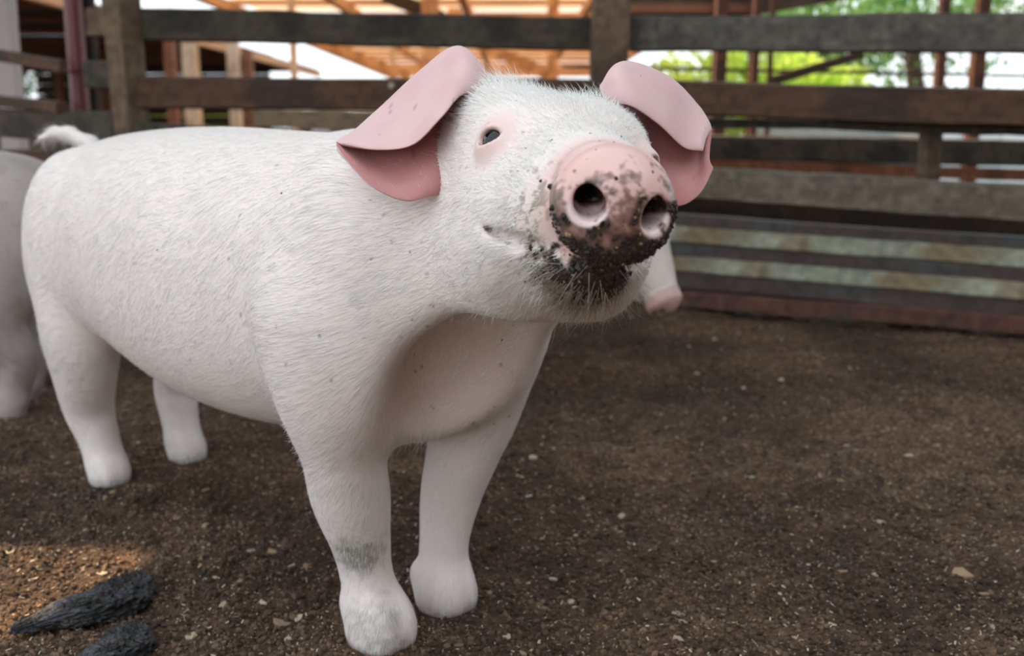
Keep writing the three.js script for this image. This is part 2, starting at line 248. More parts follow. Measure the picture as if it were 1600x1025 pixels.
  board('brace', at(1205, 127, 6.2), at(1350, 84, 6), 0.055, 0.04, M.farDark, far);
  for (const [px, w] of [[1121, 0.075], [1175, 0.05], [1199, 0.03], [1461, 0.06], [1519, 0.075]]) { const p = at(px, 200, 6); postAt('post', p.x, p.z, -0.1, 1.5, w, w, M.farPost, far); }
  top(far, 'far_fence', 'brown posts and rails of a further pen behind the plank fence', 'fence');
  const lean = new THREE.Group(); // dark roof at the upper right
  { const a = at(930, 26, 8), b = at(1165, 27, 8), c = at(1340, -3, 8); const sh = new THREE.Shape(); sh.moveTo(a.x, a.y); sh.lineTo(b.x, b.y); sh.lineTo(c.x, c.y); sh.lineTo(c.x + 0.6, c.y + 0.45); sh.lineTo(a.x, c.y + 0.45); const o = part('gable_board', new THREE.ExtrudeGeometry(sh, { depth: 0.05, bevelEnabled: false }), M.farDark, lean); o.position.z = a.z; const o2 = part('gable_beam', new THREE.BoxGeometry(b.x - a.x, 0.07, 0.08), M.farBrown, lean); o2.position.set((a.x + b.x) / 2, a.y + 0.05, a.z + 0.09); 
    for (const px of [1121, 1176]) { const p = at(px, 0, 7.9); postAt('gable_post', p.x, p.z + 0.1, -0.1, 1.9, 0.08, 0.06, M.farPost, lean); } }
  top(lean, 'gable_end', 'dark boarded gable of a shed above the top rail', 'shed');
  const wall = new THREE.Group(); { const a = at(1470, 200, 9), b = at(1720, 200, 9); for (let k = 0; k < 8; k++) { const o = part('wall_sheet', new THREE.BoxGeometry((b.x - a.x) / 8 - 0.01, 0.95, 0.03), M.sheetWhite, wall); o.position.set(a.x + (b.x - a.x) * (k + 0.5) / 8, 0.0, a.z + (k % 2) * 0.02); } }
  top(wall, 'sheet_wall', 'low white sheet wall seen under the brown rail', 'wall');
  const low = new THREE.Group(); { const a = at(1180, 205, 11), b = at(1460, 205, 11); for (let k = 0; k < 10; k++) { const o = part('roof_sheet', new THREE.BoxGeometry((b.x - a.x) / 10 - 0.01, 0.03, 1.2), M.sheetGrey, low); o.position.set(a.x + (b.x - a.x) * (k + 0.5) / 10, 0.40, a.z); o.rotation.x = 0.2; const w = part('wall_sheet', new THREE.BoxGeometry((b.x - a.x) / 10 - 0.01, 0.4, 0.03), M.sheetGrey, low); w.position.set(a.x + (b.x - a.x) * (k + 0.5) / 10, 0.18, a.z + 0.5); } for (const x of [a.x + 0.1, b.x - 0.1]) { const o = part('post', new THREE.BoxGeometry(0.07, 0.45, 0.07), M.farBrown, low); o.position.set(x, 0.2, a.z); } }
  top(low, 'low_roof', 'low grey sheet roof glimpsed between the rails', 'shed');
}
// ------------------------------------------------------------------ trees
{
  const leaf = (() => { const g = new THREE.PlaneGeometry(0.6, 1, 2, 3), p = g.attributes.position; for (let i = 0; i < p.count; i++) { const t = p.getY(i) + 0.5, w = Math.sin(Math.PI * (0.08 + 0.88 * t)); p.setXYZ(i, p.getX(i) * w, p.getY(i), 0.12 * Math.abs(p.getX(i)) + 0.1 * t * t); } g.computeVertexNormals(); return g; })();
  const leafMat = new THREE.MeshPhysicalMaterial({ color: 0xffffff, roughness: 0.9, transmission: 0.5, thickness: 0, side: THREE.DoubleSide });
  const bark = new THREE.MeshStandardMaterial({ color: 0x4a3c2e, roughness: 0.9, bumpMap: M.railDark.bumpMap, bumpScale: 0.02 });
  function tree(name, label, x, z, h0, rx, ry, n, size, tint) {
    const t = new THREE.Group(); t.position.set(x, -0.01, z);
    const pts = [V(0, 0, 0), V(0.08, h0 * 0.4, 0.05), V(-0.05, h0 * 0.8, 0), V(0.05, h0, 0)]; part('trunk', new THREE.TubeGeometry(new THREE.CatmullRomCurve3(pts), 16, Math.min(0.16, rx * 0.1), 10), bark, t);
    const blobs = [...Array(16)].map(() => { const a = rr(0, 6.283), q = Math.sqrt(rnd()) * 0.75; return [Math.cos(a) * q * rx, h0 + rr(-0.75, 0.75) * ry, Math.sin(a) * q * rx, rr(0.3, 0.5)]; });
    for (const b of blobs.slice(0, 5)) part('branch', new THREE.TubeGeometry(new THREE.CatmullRomCurve3([V(0, h0 * 0.55, 0), V(b[0] * 0.4, mix(h0 * 0.55, b[1], 0.6), b[2] * 0.4), V(b[0], b[1], b[2])]), 8, 0.03, 6), bark, t);
    const inst = new THREE.InstancedMesh(leaf, leafMat, n), m = new THREE.Matrix4(), q = new THREE.Quaternion(), c = new THREE.Color();
    for (let k = 0; k < n; k++) { const b = blobs[k % 16], d = V(rr(-1, 1), rr(-1, 1), rr(-1, 1)); if (d.lengthSq() > 1) { k--; continue; } d.multiplyScalar(b[3]); q.setFromEuler(new THREE.Euler(rr(-1, 1), rr(0, 6.28), rr(-1, 1))); const s = size * rr(0.7, 1.3); m.compose(V(b[0] + d.x * rx, Math.max(0.05, b[1] + d.y * ry), b[2] + d.z * rx), q, V(s, s, s)); inst.setMatrixAt(k, m); const g = rr(1.0, 1.8); inst.setColorAt(k, c.setRGB(tint[0] * g, tint[1] * g, tint[2] * g)); }
    inst.name = 'foliage'; inst.userData.kind = 'stuff'; t.add(inst); top(t, name, label, 'tree', null);
  }
  const place = (px, d) => at(px, 200, d);
  let p = place(1290, 17); tree('leafy_tree', 'broad dark green tree rising over the diagonal brace', p.x, p.z, 2.3, 1.9, 1.3, 3400, 0.13, [0.10, 0.22, 0.05]);
  p = place(1420, 20); tree('leafy_tree', 'loose green tree with sky gaps behind the two right posts', p.x, p.z, 2.6, 1.7, 1.6, 1500, 0.14, [0.09, 0.2, 0.05]);
  p = place(1600, 22); tree('leafy_tree', 'thin green tree beyond the white sheet wall', p.x, p.z, 3.6, 1.8, 1.2, 900, 0.14, [0.08, 0.17, 0.06]);
  p = place(1215, 13); tree('sunlit_bush', 'yellow green sunlit bush between the brown posts', p.x, p.z, 0.95, 1.0, 0.55, 2600, 0.1, [0.42, 0.55, 0.08]);
  p = place(1085, 12.5); tree('sunlit_bush', 'pale sunlit bush showing past the ear of the pig', p.x, p.z, 1.0, 0.6, 0.4, 700, 0.1, [0.42, 0.55, 0.12]);
  p = place(70, 30); tree('leafy_bush', 'dark green bush behind the whitewashed post', p.x, p.z, 1.3, 1.6, 0.9, 3000, 0.13, [0.12, 0.2, 0.06]);
  p = place(160, 33); tree('leafy_bush', 'olive bush between the steel pipe and the corner post', p.x, p.z, 1.0, 1.4, 0.9, 2600, 0.13, [0.30, 0.34, 0.10]);
  p = place(300, 33); tree('leafy_bush', 'light green bush low under the dark shed', p.x, p.z, 0.8, 1.8, 0.8, 2400, 0.13, [0.34, 0.40, 0.10]);
}
// ------------------------------------------------------------------ pig bodies: a smooth-blended distance field, meshed into one skin
const smin = (a, b, k) => { const h = Math.max(k - Math.abs(a - b), 0) / k; return Math.min(a, b) - h * h * k * 0.25; };
const smax = (a, b, k) => -smin(-a, -b, k);
function makeField(P) {
  const { F, U, R, S } = P.head; // head frame: forward, up, right, snout centre
  // torso stations: x, top, bottom, half width
  const T = P.torso;
  const prims = [], hprims = [], cuts = [];
  const cone = (a, b, r1, r2, k = 0.03, list = prims) => { const bx = b[0] - a[0], by = b[1] - a[1], bz = b[2] - a[2]; list.push({ t: 0, a, bx, by, bz, n: 1 / (bx * bx + by * by + bz * bz), r1, r2, k, c: [a[0] + bx / 2, a[1] + by / 2, a[2] + bz / 2], R: Math.hypot(bx, by, bz) / 2 + Math.max(r1, r2) }); };
  const ell = (c, r, k = 0.03, list = prims) => list.push({ t: 1, c, r, k, R: Math.max(...r) });
  const limb = (pts, k) => { // a leg: one smooth chain of (x, y, z, radius)
    const n = 8 * (pts.length - 1), out = [], q = (a, b, c, d, t) => 0.5 * (2 * b + (c - a) * t + (2 * a - 5 * b + 4 * c - d) * t * t + (3 * b - 3 * c + d - a) * t * t * t);
    for (let i = 0; i <= n; i++) { const s = Math.min(pts.length - 2, Math.floor(i / 8)), t = i / 8 - s, g = (j) => pts[clamp(j, 0, pts.length - 1)]; out.push([0, 1, 2, 3].map((c) => q(g(s - 1)[c], g(s)[c], g(s + 1)[c], g(s + 2)[c], t))); }
    const segs = []; for (let i = 0; i < n; i++) cone(out[i].slice(0, 3), out[i + 1].slice(0, 3), out[i][3], out[i + 1][3], 0, segs);
    const c = [0, 1, 2].map((j) => (Math.min(...pts.map((p) => p[j])) + Math.max(...pts.map((p) => p[j]))) / 2); prims.push({ t: 2, segs, c, k, R: Math.max(...pts.map((p) => Math.hypot(p[0] - c[0], p[1] - c[1], p[2] - c[2]) + p[3])) });
  };
  P.limbs(cone, ell, limb);
  P.headShape((...q) => cone(q[0], q[1], q[2], q[3], q[4] ?? 0.02, hprims), (c, r, k) => ell(c, r, k ?? 0.02, hprims), (a, b, r1, r2, k) => cone(a, b, r1, r2, k, cuts));
  const hp = [0, 0, 0];
  const one = (p, x, y, z) => {
    if (p.t === 2) { let d = 9; for (const s of p.segs) d = Math.min(d, one(s, x, y, z)); return d; }
    if (p.t === 0) { const ax = x - p.a[0], ay = y - p.a[1], az = z - p.a[2]; let t = (ax * p.bx + ay * p.by + az * p.bz) * p.n; t = t < 0 ? 0 : t > 1 ? 1 : t; const dx = ax - p.bx * t, dy = ay - p.by * t, dz = az - p.bz * t; return Math.sqrt(dx * dx + dy * dy + dz * dz) - (p.r1 + (p.r2 - p.r1) * t); }
    const ax = (x - p.c[0]) / p.r[0], ay = (y - p.c[1]) / p.r[1], az = (z - p.c[2]) / p.r[2], k0 = Math.sqrt(ax * ax + ay * ay + az * az), gx = ax / p.r[0], gy = ay / p.r[1], gz = az / p.r[2], k1 = Math.sqrt(gx * gx + gy * gy + gz * gz);
    return k1 < 1e-6 ? -Math.min(...p.r) : k0 * (k0 - 1) / k1;
  };
  const run = (list, d, x, y, z) => { for (const p of list) { const far = Math.hypot(x - p.c[0], y - p.c[1], z - p.c[2]) - p.R; if (far > d + p.k + 0.04) continue; d = smin(d, one(p, x, y, z), p.k); } return d; };
  function torso(x, y, z) {
    const n = T.length; let i = 0; const xc = clamp(x, T[0][0], T[n - 1][0]);
    while (i < n - 2 && T[i + 1][0] < xc) i++;
    const t = (xc - T[i][0]) / (T[i + 1][0] - T[i][0]), p0 = T[Math.max(0, i - 1)], p1 = T[i], p2 = T[i + 1], p3 = T[Math.min(n - 1, i + 2)];
    const cr = (j) => { const m1 = (p2[j] - p0[j]) / (p2[0] - p0[0]) * (p2[0] - p1[0]), m2 = (p3[j] - p1[j]) / (p3[0] - p1[0]) * (p2[0] - p1[0]), t2 = t * t, t3 = t2 * t; return (2 * t3 - 3 * t2 + 1) * p1[j] + (t3 - 2 * t2 + t) * m1 + (-2 * t3 + 3 * t2) * p2[j] + (t3 - t2) * m2; };
    const tp = cr(1), bt = cr(2), w = Math.max(0.004, cr(3)), cy = mix(tp, bt, 0.5), hh = Math.max(0.004, (tp - bt) / 2);
    const a = (y - cy) / hh, b = z / w, e = 2.25, k0 = Math.pow(Math.pow(Math.abs(a), e) + Math.pow(Math.abs(b), e), 1 / e), d = (k0 - 1) * Math.min(hh, w), dx = x - xc;
    return dx === 0 ? d : Math.hypot(Math.max(d, 0), dx) + Math.min(d, 0) * 0;
  }
  const field = (x, y, z) => {
    let d = run(prims, torso(x, y, z), x, y, z);
    const qx = x - S[0], qy = y - S[1], qz = z - S[2];
    if (qx * qx + qy * qy + qz * qz < 0.16) {
      const f = qx * F[0] + qy * F[1] + qz * F[2], u = qx * U[0] + qy * U[1] + qz * U[2], r = qx * R[0] + qy * R[1] + qz * R[2];
      let h = run(hprims, 1, f, u, Math.abs(r));
      { // snout disc with a rounded rim
        const k = Math.hypot(r / 0.0368, (u + 0.001) / 0.0352), q = (k - 1) * 0.036 + 0.0105, g = Math.abs(f + 0.016 + 0.1 * u) - 0.016 + 0.0105 + k * k * 0.0015;
        const disc = Math.min(Math.max(q, g), 0) + Math.hypot(Math.max(q, 0), Math.max(g, 0)) - 0.0105;
        h = smin(h, disc, 0.008);
      }
      d = smin(d, h, 0.045);
      for (const p of cuts) { const far = Math.hypot(f - p.c[0], u - p.c[1], Math.abs(r) - p.c[2]) - p.R; if (far < 0.02) d = smax(d, -one(p, f, u, Math.abs(r)), p.k); }
      for (const p of P.hollows || []) d = smax(d, -one(p, x, y, z), p.k);
      if (P.eye) { // eyelids
        const e = P.eye, ef = f - e[0], eu = u - e[1], er = Math.abs(r) - e[2];
        if (ef * ef + eu * eu + er * er < 0.001) {
          d = smin(d, Math.hypot(ef, eu, er) - 0.0138, 0.012);
          const s = ef * 0.97 + eu * 0.1, v = eu - 0.12 * ef + 0.001; // almond slit along the face
          const n = e[3], out = (ef * n[0] + eu * n[1] + er * n[2] - 0.0138);
          const along = ef * e[4][0] + eu * e[4][1] + er * e[4][2], acr = ef * e[5][0] + eu * e[5][1] + er * e[5][2];
          const kk = Math.hypot(along / 0.0118, (acr + 0.0004) / 0.0062, out / 0.0105); d = smax(d, -(kk - 1) * 0.005, 0.0025);
        }
      }
    }
    return d;
  };
  return field;
}
function meshField(sdf, lo, hi, c, refine) {
  const nx = Math.ceil((hi[0] - lo[0]) / c) + 1, ny = Math.ceil((hi[1] - lo[1]) / c) + 1, nz = Math.ceil((hi[2] - lo[2]) / c) + 1, val = new Float32Array(nx * ny * nz).fill(9), B = 8;
  const id = (i, j, k) => (k * ny + j) * nx + i;
  for (let bk = 0; bk < nz; bk += B) for (let bj = 0; bj < ny; bj += B) for (let bi = 0; bi < nx; bi += B) {
    const m = sdf(lo[0] + (bi + B / 2) * c, lo[1] + (bj + B / 2) * c, lo[2] + (bk + B / 2) * c);
    const skip = Math.abs(m) > B * c * 1.5;
    for (let k = bk; k < Math.min(nz, bk + B); k++) for (let j = bj; j < Math.min(ny, bj + B); j++) for (let i = bi; i < Math.min(nx, bi + B); i++) val[id(i, j, k)] = skip ? m : sdf(lo[0] + i * c, lo[1] + j * c, lo[2] + k * c);
  }
  const pos = [], idx = [], vid = new Int32Array(nx * ny * nz).fill(-1);
  for (let k = 0; k < nz - 1; k++) for (let j = 0; j < ny - 1; j++) for (let i = 0; i < nx - 1; i++) {
    let mask = 0; for (let q = 0; q < 8; q++) if (val[id(i + (q & 1), j + (q >> 1 & 1), k + (q >> 2))] < 0) mask |= 1 << q;
    if (mask === 0 || mask === 255) continue;
    let sx = 0, sy = 0, sz = 0, n = 0;
    for (let q = 0; q < 8; q++) for (const b of [1, 2, 4]) { if (q & b) continue; const w = q | b; if ((mask >> q & 1) === (mask >> w & 1)) continue; const v0 = val[id(i + (q & 1), j + (q >> 1 & 1), k + (q >> 2))], v1 = val[id(i + (w & 1), j + (w >> 1 & 1), k + (w >> 2))], t = v0 / (v0 - v1); sx += (q & 1) + (b === 1 ? t : 0); sy += (q >> 1 & 1) + (b === 2 ? t : 0); sz += (q >> 2) + (b === 4 ? t : 0); n++; }
    vid[id(i, j, k)] = pos.length / 3; pos.push(lo[0] + (i + sx / n) * c, lo[1] + (j + sy / n) * c, lo[2] + (k + sz / n) * c);
  }
  const quad = (a, b, cc, d, flip) => { if (a < 0 || b < 0 || cc < 0 || d < 0) return; if (flip) idx.push(a, cc, b, a, d, cc); else idx.push(a, b, cc, a, cc, d); };
  for (let k = 1; k < nz - 1; k++) for (let j = 1; j < ny - 1; j++) for (let i = 1; i < nx - 1; i++) {
    const s = val[id(i, j, k)] < 0;
    if (s !== val[id(i + 1, j, k)] < 0) quad(vid[id(i, j - 1, k - 1)], vid[id(i, j, k - 1)], vid[id(i, j, k)], vid[id(i, j - 1, k)], !s);
    if (s !== val[id(i, j + 1, k)] < 0) quad(vid[id(i - 1, j, k - 1)], vid[id(i - 1, j, k)], vid[id(i, j, k)], vid[id(i, j, k - 1)], !s);
    if (s !== val[id(i, j, k + 1)] < 0) quad(vid[id(i - 1, j - 1, k)], vid[id(i, j - 1, k)], vid[id(i, j, k)], vid[id(i - 1, j, k)], !s);
  }
  const E = 0.0007, g = [0, 0, 0];
  const grad = (x, y, z) => { g[0] = (sdf(x + E, y, z) - sdf(x - E, y, z)) / (2 * E); g[1] = (sdf(x, y + E, z) - sdf(x, y - E, z)) / (2 * E); g[2] = (sdf(x, y, z + E) - sdf(x, y, z - E)) / (2 * E); };
  const settle = (v, steps) => { for (let s = 0; s < steps; s++) { const x = pos[v], y = pos[v + 1], z = pos[v + 2], d = sdf(x, y, z); grad(x, y, z); const l2 = Math.max(0.05, g[0] * g[0] + g[1] * g[1] + g[2] * g[2]), m = clamp(d / l2, -c, c); pos[v] -= g[0] * m; pos[v + 1] -= g[1] * m; pos[v + 2] -= g[2] * m; } };
  for (let v = 0; v < pos.length; v += 3) settle(v, 2);
  let tris = idx;
  for (const where of refine || []) { // split the edges inside a region, keeping the mesh closed
    const mids = new Map(), out = [];
    const inside = (v) => where(pos[v * 3], pos[v * 3 + 1], pos[v * 3 + 2]);
    const flag = new Uint8Array(pos.length / 3); for (let v = 0; v < flag.length; v++) flag[v] = inside(v) ? 1 : 0;
    const mid = (a, b) => { if (!flag[a] || !flag[b]) return -1; const key = a < b ? a * 4e6 + b : b * 4e6 + a; let m = mids.get(key); if (m === undefined) { m = pos.length / 3; pos.push((pos[a * 3] + pos[b * 3]) / 2, (pos[a * 3 + 1] + pos[b * 3 + 1]) / 2, (pos[a * 3 + 2] + pos[b * 3 + 2]) / 2); settle(m * 3, 1); mids.set(key, m); } return m; };
    for (let t = 0; t < tris.length; t += 3) {
      let a = tris[t], b = tris[t + 1], d = tris[t + 2]; const ab = mid(a, b), bd = mid(b, d), da = mid(d, a);
      if (ab >= 0 && bd >= 0 && da >= 0) out.push(a, ab, da, ab, b, bd, da, bd, d, ab, bd, da);
      else if (ab >= 0) out.push(a, ab, d, ab, b, d); else if (bd >= 0) out.push(b, bd, a, bd, d, a); else if (da >= 0) out.push(d, da, b, da, a, b);
      else out.push(a, b, d);
    }
    tris = out;
  }
  const nor = new Float32Array(pos.length);
  for (let v = 0; v < pos.length; v += 3) { grad(pos[v], pos[v + 1], pos[v + 2]); const l = Math.hypot(...g) || 1; nor[v] = g[0] / l; nor[v + 1] = g[1] / l; nor[v + 2] = g[2] / l; }
  return { pos, nor, idx: tris };
}
// an ear: a smooth sheet through a net of points (rows base to tip, columns lower edge over the fold to the flap's rim), with thickness
function earSheet(net, nu, nv, thick) {
  const rows = net.length, cols = net[0].length;
  const cr = (a, b, c, d, t) => b.clone().multiplyScalar(2).addScaledVector(c.clone().sub(a), t).addScaledVector(a.clone().multiplyScalar(2).addScaledVector(b, -5).addScaledVector(c, 4).sub(d), t * t).add(b.clone().multiplyScalar(3).addScaledVector(c, -3).sub(a).add(d).multiplyScalar(t * t * t)).multiplyScalar(0.5);
  const line = (pts, t) => { const n = pts.length - 1, i = Math.min(n - 1, Math.floor(t * n)), f = t * n - i; const g = (k) => k < 0 ? pts[0].clone().multiplyScalar(2).sub(pts[1]) : k > n ? pts[n].clone().multiplyScalar(2).sub(pts[n - 1]) : pts[k]; return cr(g(i - 1), g(i), g(i + 1), g(i + 2), f); };
  const P = [];
  for (let i = 0; i <= nu; i++) { const col = []; for (let c = 0; c < cols; c++) col.push(line(net.map((r) => r[c]), i / nu)); P.push([...Array(nv + 1).keys()].map((j) => line(col, j / nv))); }
  const N = P.map((row, i) => row.map((p, j) => { const a = P[Math.min(nu, i + 1)][j].clone().sub(P[Math.max(0, i - 1)][j]), b = P[i][Math.min(nv, j + 1)].clone().sub(P[i][Math.max(0, j - 1)]); return a.cross(b).normalize(); }));
  const pos = [], uvs = [], idx = [], W = nv + 1;
  for (const s of [1, -1]) for (let i = 0; i <= nu; i++) for (let j = 0; j <= nv; j++) { // rounded edges: thinner at the rim
    const e = Math.min(j / nv, 1 - j / nv, (1 - i / nu)) , k = thick * Math.sqrt(clamp(0.04 + e * 14)) * (1 + 1.2 * (1 - i / nu) ** 3); const q = P[i][j].clone().addScaledVector(N[i][j], s * k / 2); pos.push(q.x, q.y, q.z); uvs.push(i / nu, j / nv + (s > 0 ? 0 : 2)); }
  const off = (nu + 1) * W, at2 = (i, j) => i * W + j;
  for (let i = 0; i < nu; i++) for (let j = 0; j < nv; j++) { const a = at2(i, j), b = at2(i + 1, j), c = at2(i + 1, j + 1), d = at2(i, j + 1); idx.push(a, b, c, a, c, d); idx.push(off + a, off + c, off + b, off + a, off + d, off + c); }
  const side = (a, b) => idx.push(a, off + a, b, b, off + a, off + b);
  for (let i = 0; i < nu; i++) { side(at2(i, 0), at2(i + 1, 0)); side(at2(i + 1, nv), at2(i, nv)); }
  for (let j = 0; j < nv; j++) { side(at2(nu, j), at2(nu, j + 1)); side(at2(0, j + 1), at2(0, j)); }
  const g = new THREE.BufferGeometry(); g.setAttribute('position', new THREE.Float32BufferAttribute(pos, 3)); g.setIndex(idx); g.computeVertexNormals();
  return { pos, nor: Array.from(g.attributes.normal.array), idx, uv: uvs };
}
const earFlip = (e) => { for (let k = 0; k < e.idx.length; k += 3) { const t = e.idx[k + 1]; e.idx[k + 1] = e.idx[k + 2]; e.idx[k + 2] = t; } e.nor = e.nor.map((v) => -v); e.outerSecond = true; return e; };
const skinMat = new THREE.MeshPhysicalMaterial({ vertexColors: true, roughness: 0.62, sheen: 0.4, sheenRoughness: 0.6, sheenColor: new THREE.Color(0.9, 0.85, 0.82) });
const snoutMat = new THREE.MeshPhysicalMaterial({ vertexColors: true, roughness: 0.42, clearcoat: 0.35, clearcoatRoughness: 0.3 });
const wetMat = new THREE.MeshPhysicalMaterial({ vertexColors: true, roughness: 0.16, clearcoat: 1, clearcoatRoughness: 0.06 });
const earMat = new THREE.MeshPhysicalMaterial({ vertexColors: true, roughness: 0.7, sheen: 0.3, sheenColor: new THREE.Color(0.9, 0.8, 0.78) });
const hairMat = new THREE.MeshStandardMaterial({ color: 0xffffff, roughness: 0.55 });
const eyeMat = new THREE.MeshPhysicalMaterial({ color: 0x07070a, roughness: 0.05 });
const mudMat = new THREE.MeshStandardMaterial({ color: 0xffffff, roughness: 0.65 });
function strand(n, r, bend) { // a unit-long hair along +y that bends towards +z, three-sided, tapering
  const pos = [], idx = [];
  for (let i = 0; i <= n; i++) { const t = i / n, w = r * (1 - t * 0.9), z = bend * t * t; for (let k = 0; k < 3; k++) { const a = k * 2.0944; pos.push(Math.cos(a) * w, t - 0.15 * bend * t * t, z / 1 + Math.sin(a) * w); } }
  for (let i = 0; i < n; i++) for (let k = 0; k < 3; k++) { const a = i * 3 + k, b = i * 3 + (k + 1) % 3; idx.push(a, a + 3, b, b, a + 3, b + 3); }
  const g = new THREE.BufferGeometry(); g.setAttribute('position', new THREE.Float32BufferAttribute(pos, 3)); g.setIndex(idx); g.computeVertexNormals(); return g;
}
function sampler(geo) { // area-weighted random points on a mesh
  const p = geo.attributes.position.array, n = geo.attributes.normal.array, c = geo.attributes.color?.array, ix = geo.index.array, cum = new Float64Array(ix.length / 3); let s = 0;
  for (let t = 0; t < cum.length; t++) { const a = ix[t * 3] * 3, b = ix[t * 3 + 1] * 3, d = ix[t * 3 + 2] * 3; const ux = p[b] - p[a], uy = p[b + 1] - p[a + 1], uz = p[b + 2] - p[a + 2], vx = p[d] - p[a], vy = p[d + 1] - p[a + 1], vz = p[d + 2] - p[a + 2]; s += Math.hypot(uy * vz - uz * vy, uz * vx - ux * vz, ux * vy - uy * vx) / 2; cum[t] = s; }
  const f = (o) => { const q = rnd() * s; let lo = 0, hi = cum.length - 1; while (lo < hi) { const m = lo + hi >> 1; if (cum[m] < q) lo = m + 1; else hi = m; } let u = rnd(), v = rnd(); if (u + v > 1) { u = 1 - u; v = 1 - v; } const w = 1 - u - v, a = ix[lo * 3] * 3, b = ix[lo * 3 + 1] * 3, d = ix[lo * 3 + 2] * 3; for (let k = 0; k < 3; k++) { o.p[k] = p[a + k] * w + p[b + k] * u + p[d + k] * v; o.n[k] = n[a + k] * w + n[b + k] * u + n[d + k] * v; if (c) o.c[k] = c[a + k] * w + c[b + k] * u + c[d + k] * v; } o.t = lo; return o; };
  f.area = s; return f;
}
const TORSO = [[-0.432, 0.345, 0.325, 0.006], [-0.424, 0.392, 0.275, 0.052], [-0.395, 0.428, 0.235, 0.09], [-0.32, 0.455, 0.205, 0.118], [-0.20, 0.467, 0.185, 0.13], [-0.05, 0.471, 0.163, 0.137], [0.10, 0.467, 0.165, 0.136], [0.22, 0.463, 0.185, 0.13], [0.32, 0.457, 0.215, 0.112], [0.40, 0.445, 0.26, 0.085], [0.44, 0.42, 0.31, 0.05]];
// toes at the end of a leg that points along (dx, dz)
function foot(ell, x, z, dx = 1, dz = 0, s = 1) {
  for (const q of [-1, 1]) ell([x + dx * 0.006 * s - dz * 0.0118 * q * s, 0.018 * s, z + dz * 0.006 * s + dx * 0.0118 * q * s], [0.029 * s, 0.030 * s, 0.0155 * s], 0.016);
  for (const q of [-1, 1]) ell([x - dx * 0.024 * s - dz * 0.014 * q * s, 0.036 * s, z - dz * 0.024 * s + dx * 0.014 * q * s], [0.009, 0.011, 0.008], 0.014);
}
function stdHead(cone, ell, cut) {
  ell([-0.205, 0.02, 0], [0.085, 0.066, 0.066], 0.02);
  ell([-0.185, 0.045, 0.03], [0.06, 0.038, 0.04], 0.02); ell([-0.23, 0.06, 0.043], [0.038, 0.034, 0.03], 0.025);
  cone([-0.15, 0.014, 0], [-0.02, 0.0, 0], 0.058, 0.0325, 0.02);
  cone([-0.15, -0.036, 0], [-0.062, -0.038, 0], 0.040, 0.023, 0.02);
  ell([-0.058, -0.04, 0], [0.026, 0.018, 0.027], 0.012);
  ell([-0.15, -0.022, 0.034], [0.062, 0.048, 0.034], 0.03);
  ell([-0.185, -0.04, 0.012], [0.065, 0.045, 0.046], 0.03);
  ell([-0.085, -0.008, 0.03], [0.034, 0.028, 0.018], 0.02);
  // mouth line
  cut([-0.115, -0.021, 0.056], [-0.075, -0.029, 0.043], 0.0025, 0.004, 0.008); cut([-0.075, -0.029, 0.043], [-0.03, -0.038, 0.026], 0.004, 0.005, 0.008); cut([-0.03, -0.038, 0.026], [-0.022, -0.04, 0], 0.0045, 0.0045, 0.008);
  // nostrils
  cut([0.008, -0.0065, 0.0205], [-0.006, 0.0005, 0.0175], 0.0095, 0.009, 0.004); cut([-0.006, 0.0005, 0.0175], [-0.04, 0.010, 0.014], 0.0088, 0.006, 0.004);
}
function pigSkin(P) {
  const field = makeField(P), mesh = meshField(field, P.lo, P.hi, P.cell, P.refine);
  const pos = Array.from(mesh.pos), nor = Array.from(mesh.nor), ear = new Float32Array(pos.length / 3 + 200000).fill(-1), tri = [[], [], [], []];
  const { F, U, R, S } = P.head;
  const toHead = (x, y, z) => { const a = x - S[0], b = y - S[1], c = z - S[2]; return [a * F[0] + b * F[1] + c * F[2], a * U[0] + b * U[1] + c * U[2], a * R[0] + b * R[1] + c * R[2]]; };
  for (let t = 0; t < mesh.idx.length; t += 3) {
    const v = [0, 1, 2].map((k) => mesh.idx[t + k]), h = toHead(pos[v[0] * 3], pos[v[0] * 3 + 1], pos[v[0] * 3 + 2]);
    let m = 0; if (h[0] > -0.04 && Math.abs(h[1]) < 0.05 && Math.abs(h[2]) < 0.05) { m = 1; if (Math.hypot(h[1] + 0.004, Math.abs(h[2]) - 0.0185) < 0.0105 && h[1] < 0.001) m = 2; }
    tri[m].push(...v);
  }
  for (const e of P.ears) { const o = pos.length / 3; for (let k = 0; k < e.pos.length; k++) { pos.push(e.pos[k]); nor.push(e.nor[k]); } for (let k = 0; k < e.uv.length; k += 2) ear[o + k / 2] = (e.uv[k + 1] >= 2) === e.outerSecond ? 1 : 0; for (const i of e.idx) tri[3].push(i + o); }
  const col = new Float32Array(pos.length);
  for (let v = 0; v < pos.length; v += 3) { const c = P.paint(pos[v], pos[v + 1], pos[v + 2], nor[v], nor[v + 1], nor[v + 2], toHead(pos[v], pos[v + 1], pos[v + 2]), ear[v / 3]); col[v] = c[0]; col[v + 1] = c[1]; col[v + 2] = c[2]; }
  const g = new THREE.BufferGeometry();
  g.setAttribute('position', new THREE.Float32BufferAttribute(pos, 3)); g.setAttribute('normal', new THREE.Float32BufferAttribute(nor, 3)); g.setAttribute('color', new THREE.BufferAttribute(col, 3));
  g.setIndex([].concat(...tri.map((t) => { const a = []; for (const i of t) a.push(i); return a; })));
  let s = 0; tri.forEach((t, m) => { if (t.length) g.addGroup(s, t.length, m); s += t.length; });
  return { g, field, toHead, earStart: (tri[0].length + tri[1].length + tri[2].length) / 3, snoutStart: tri[0].length / 3 };
}

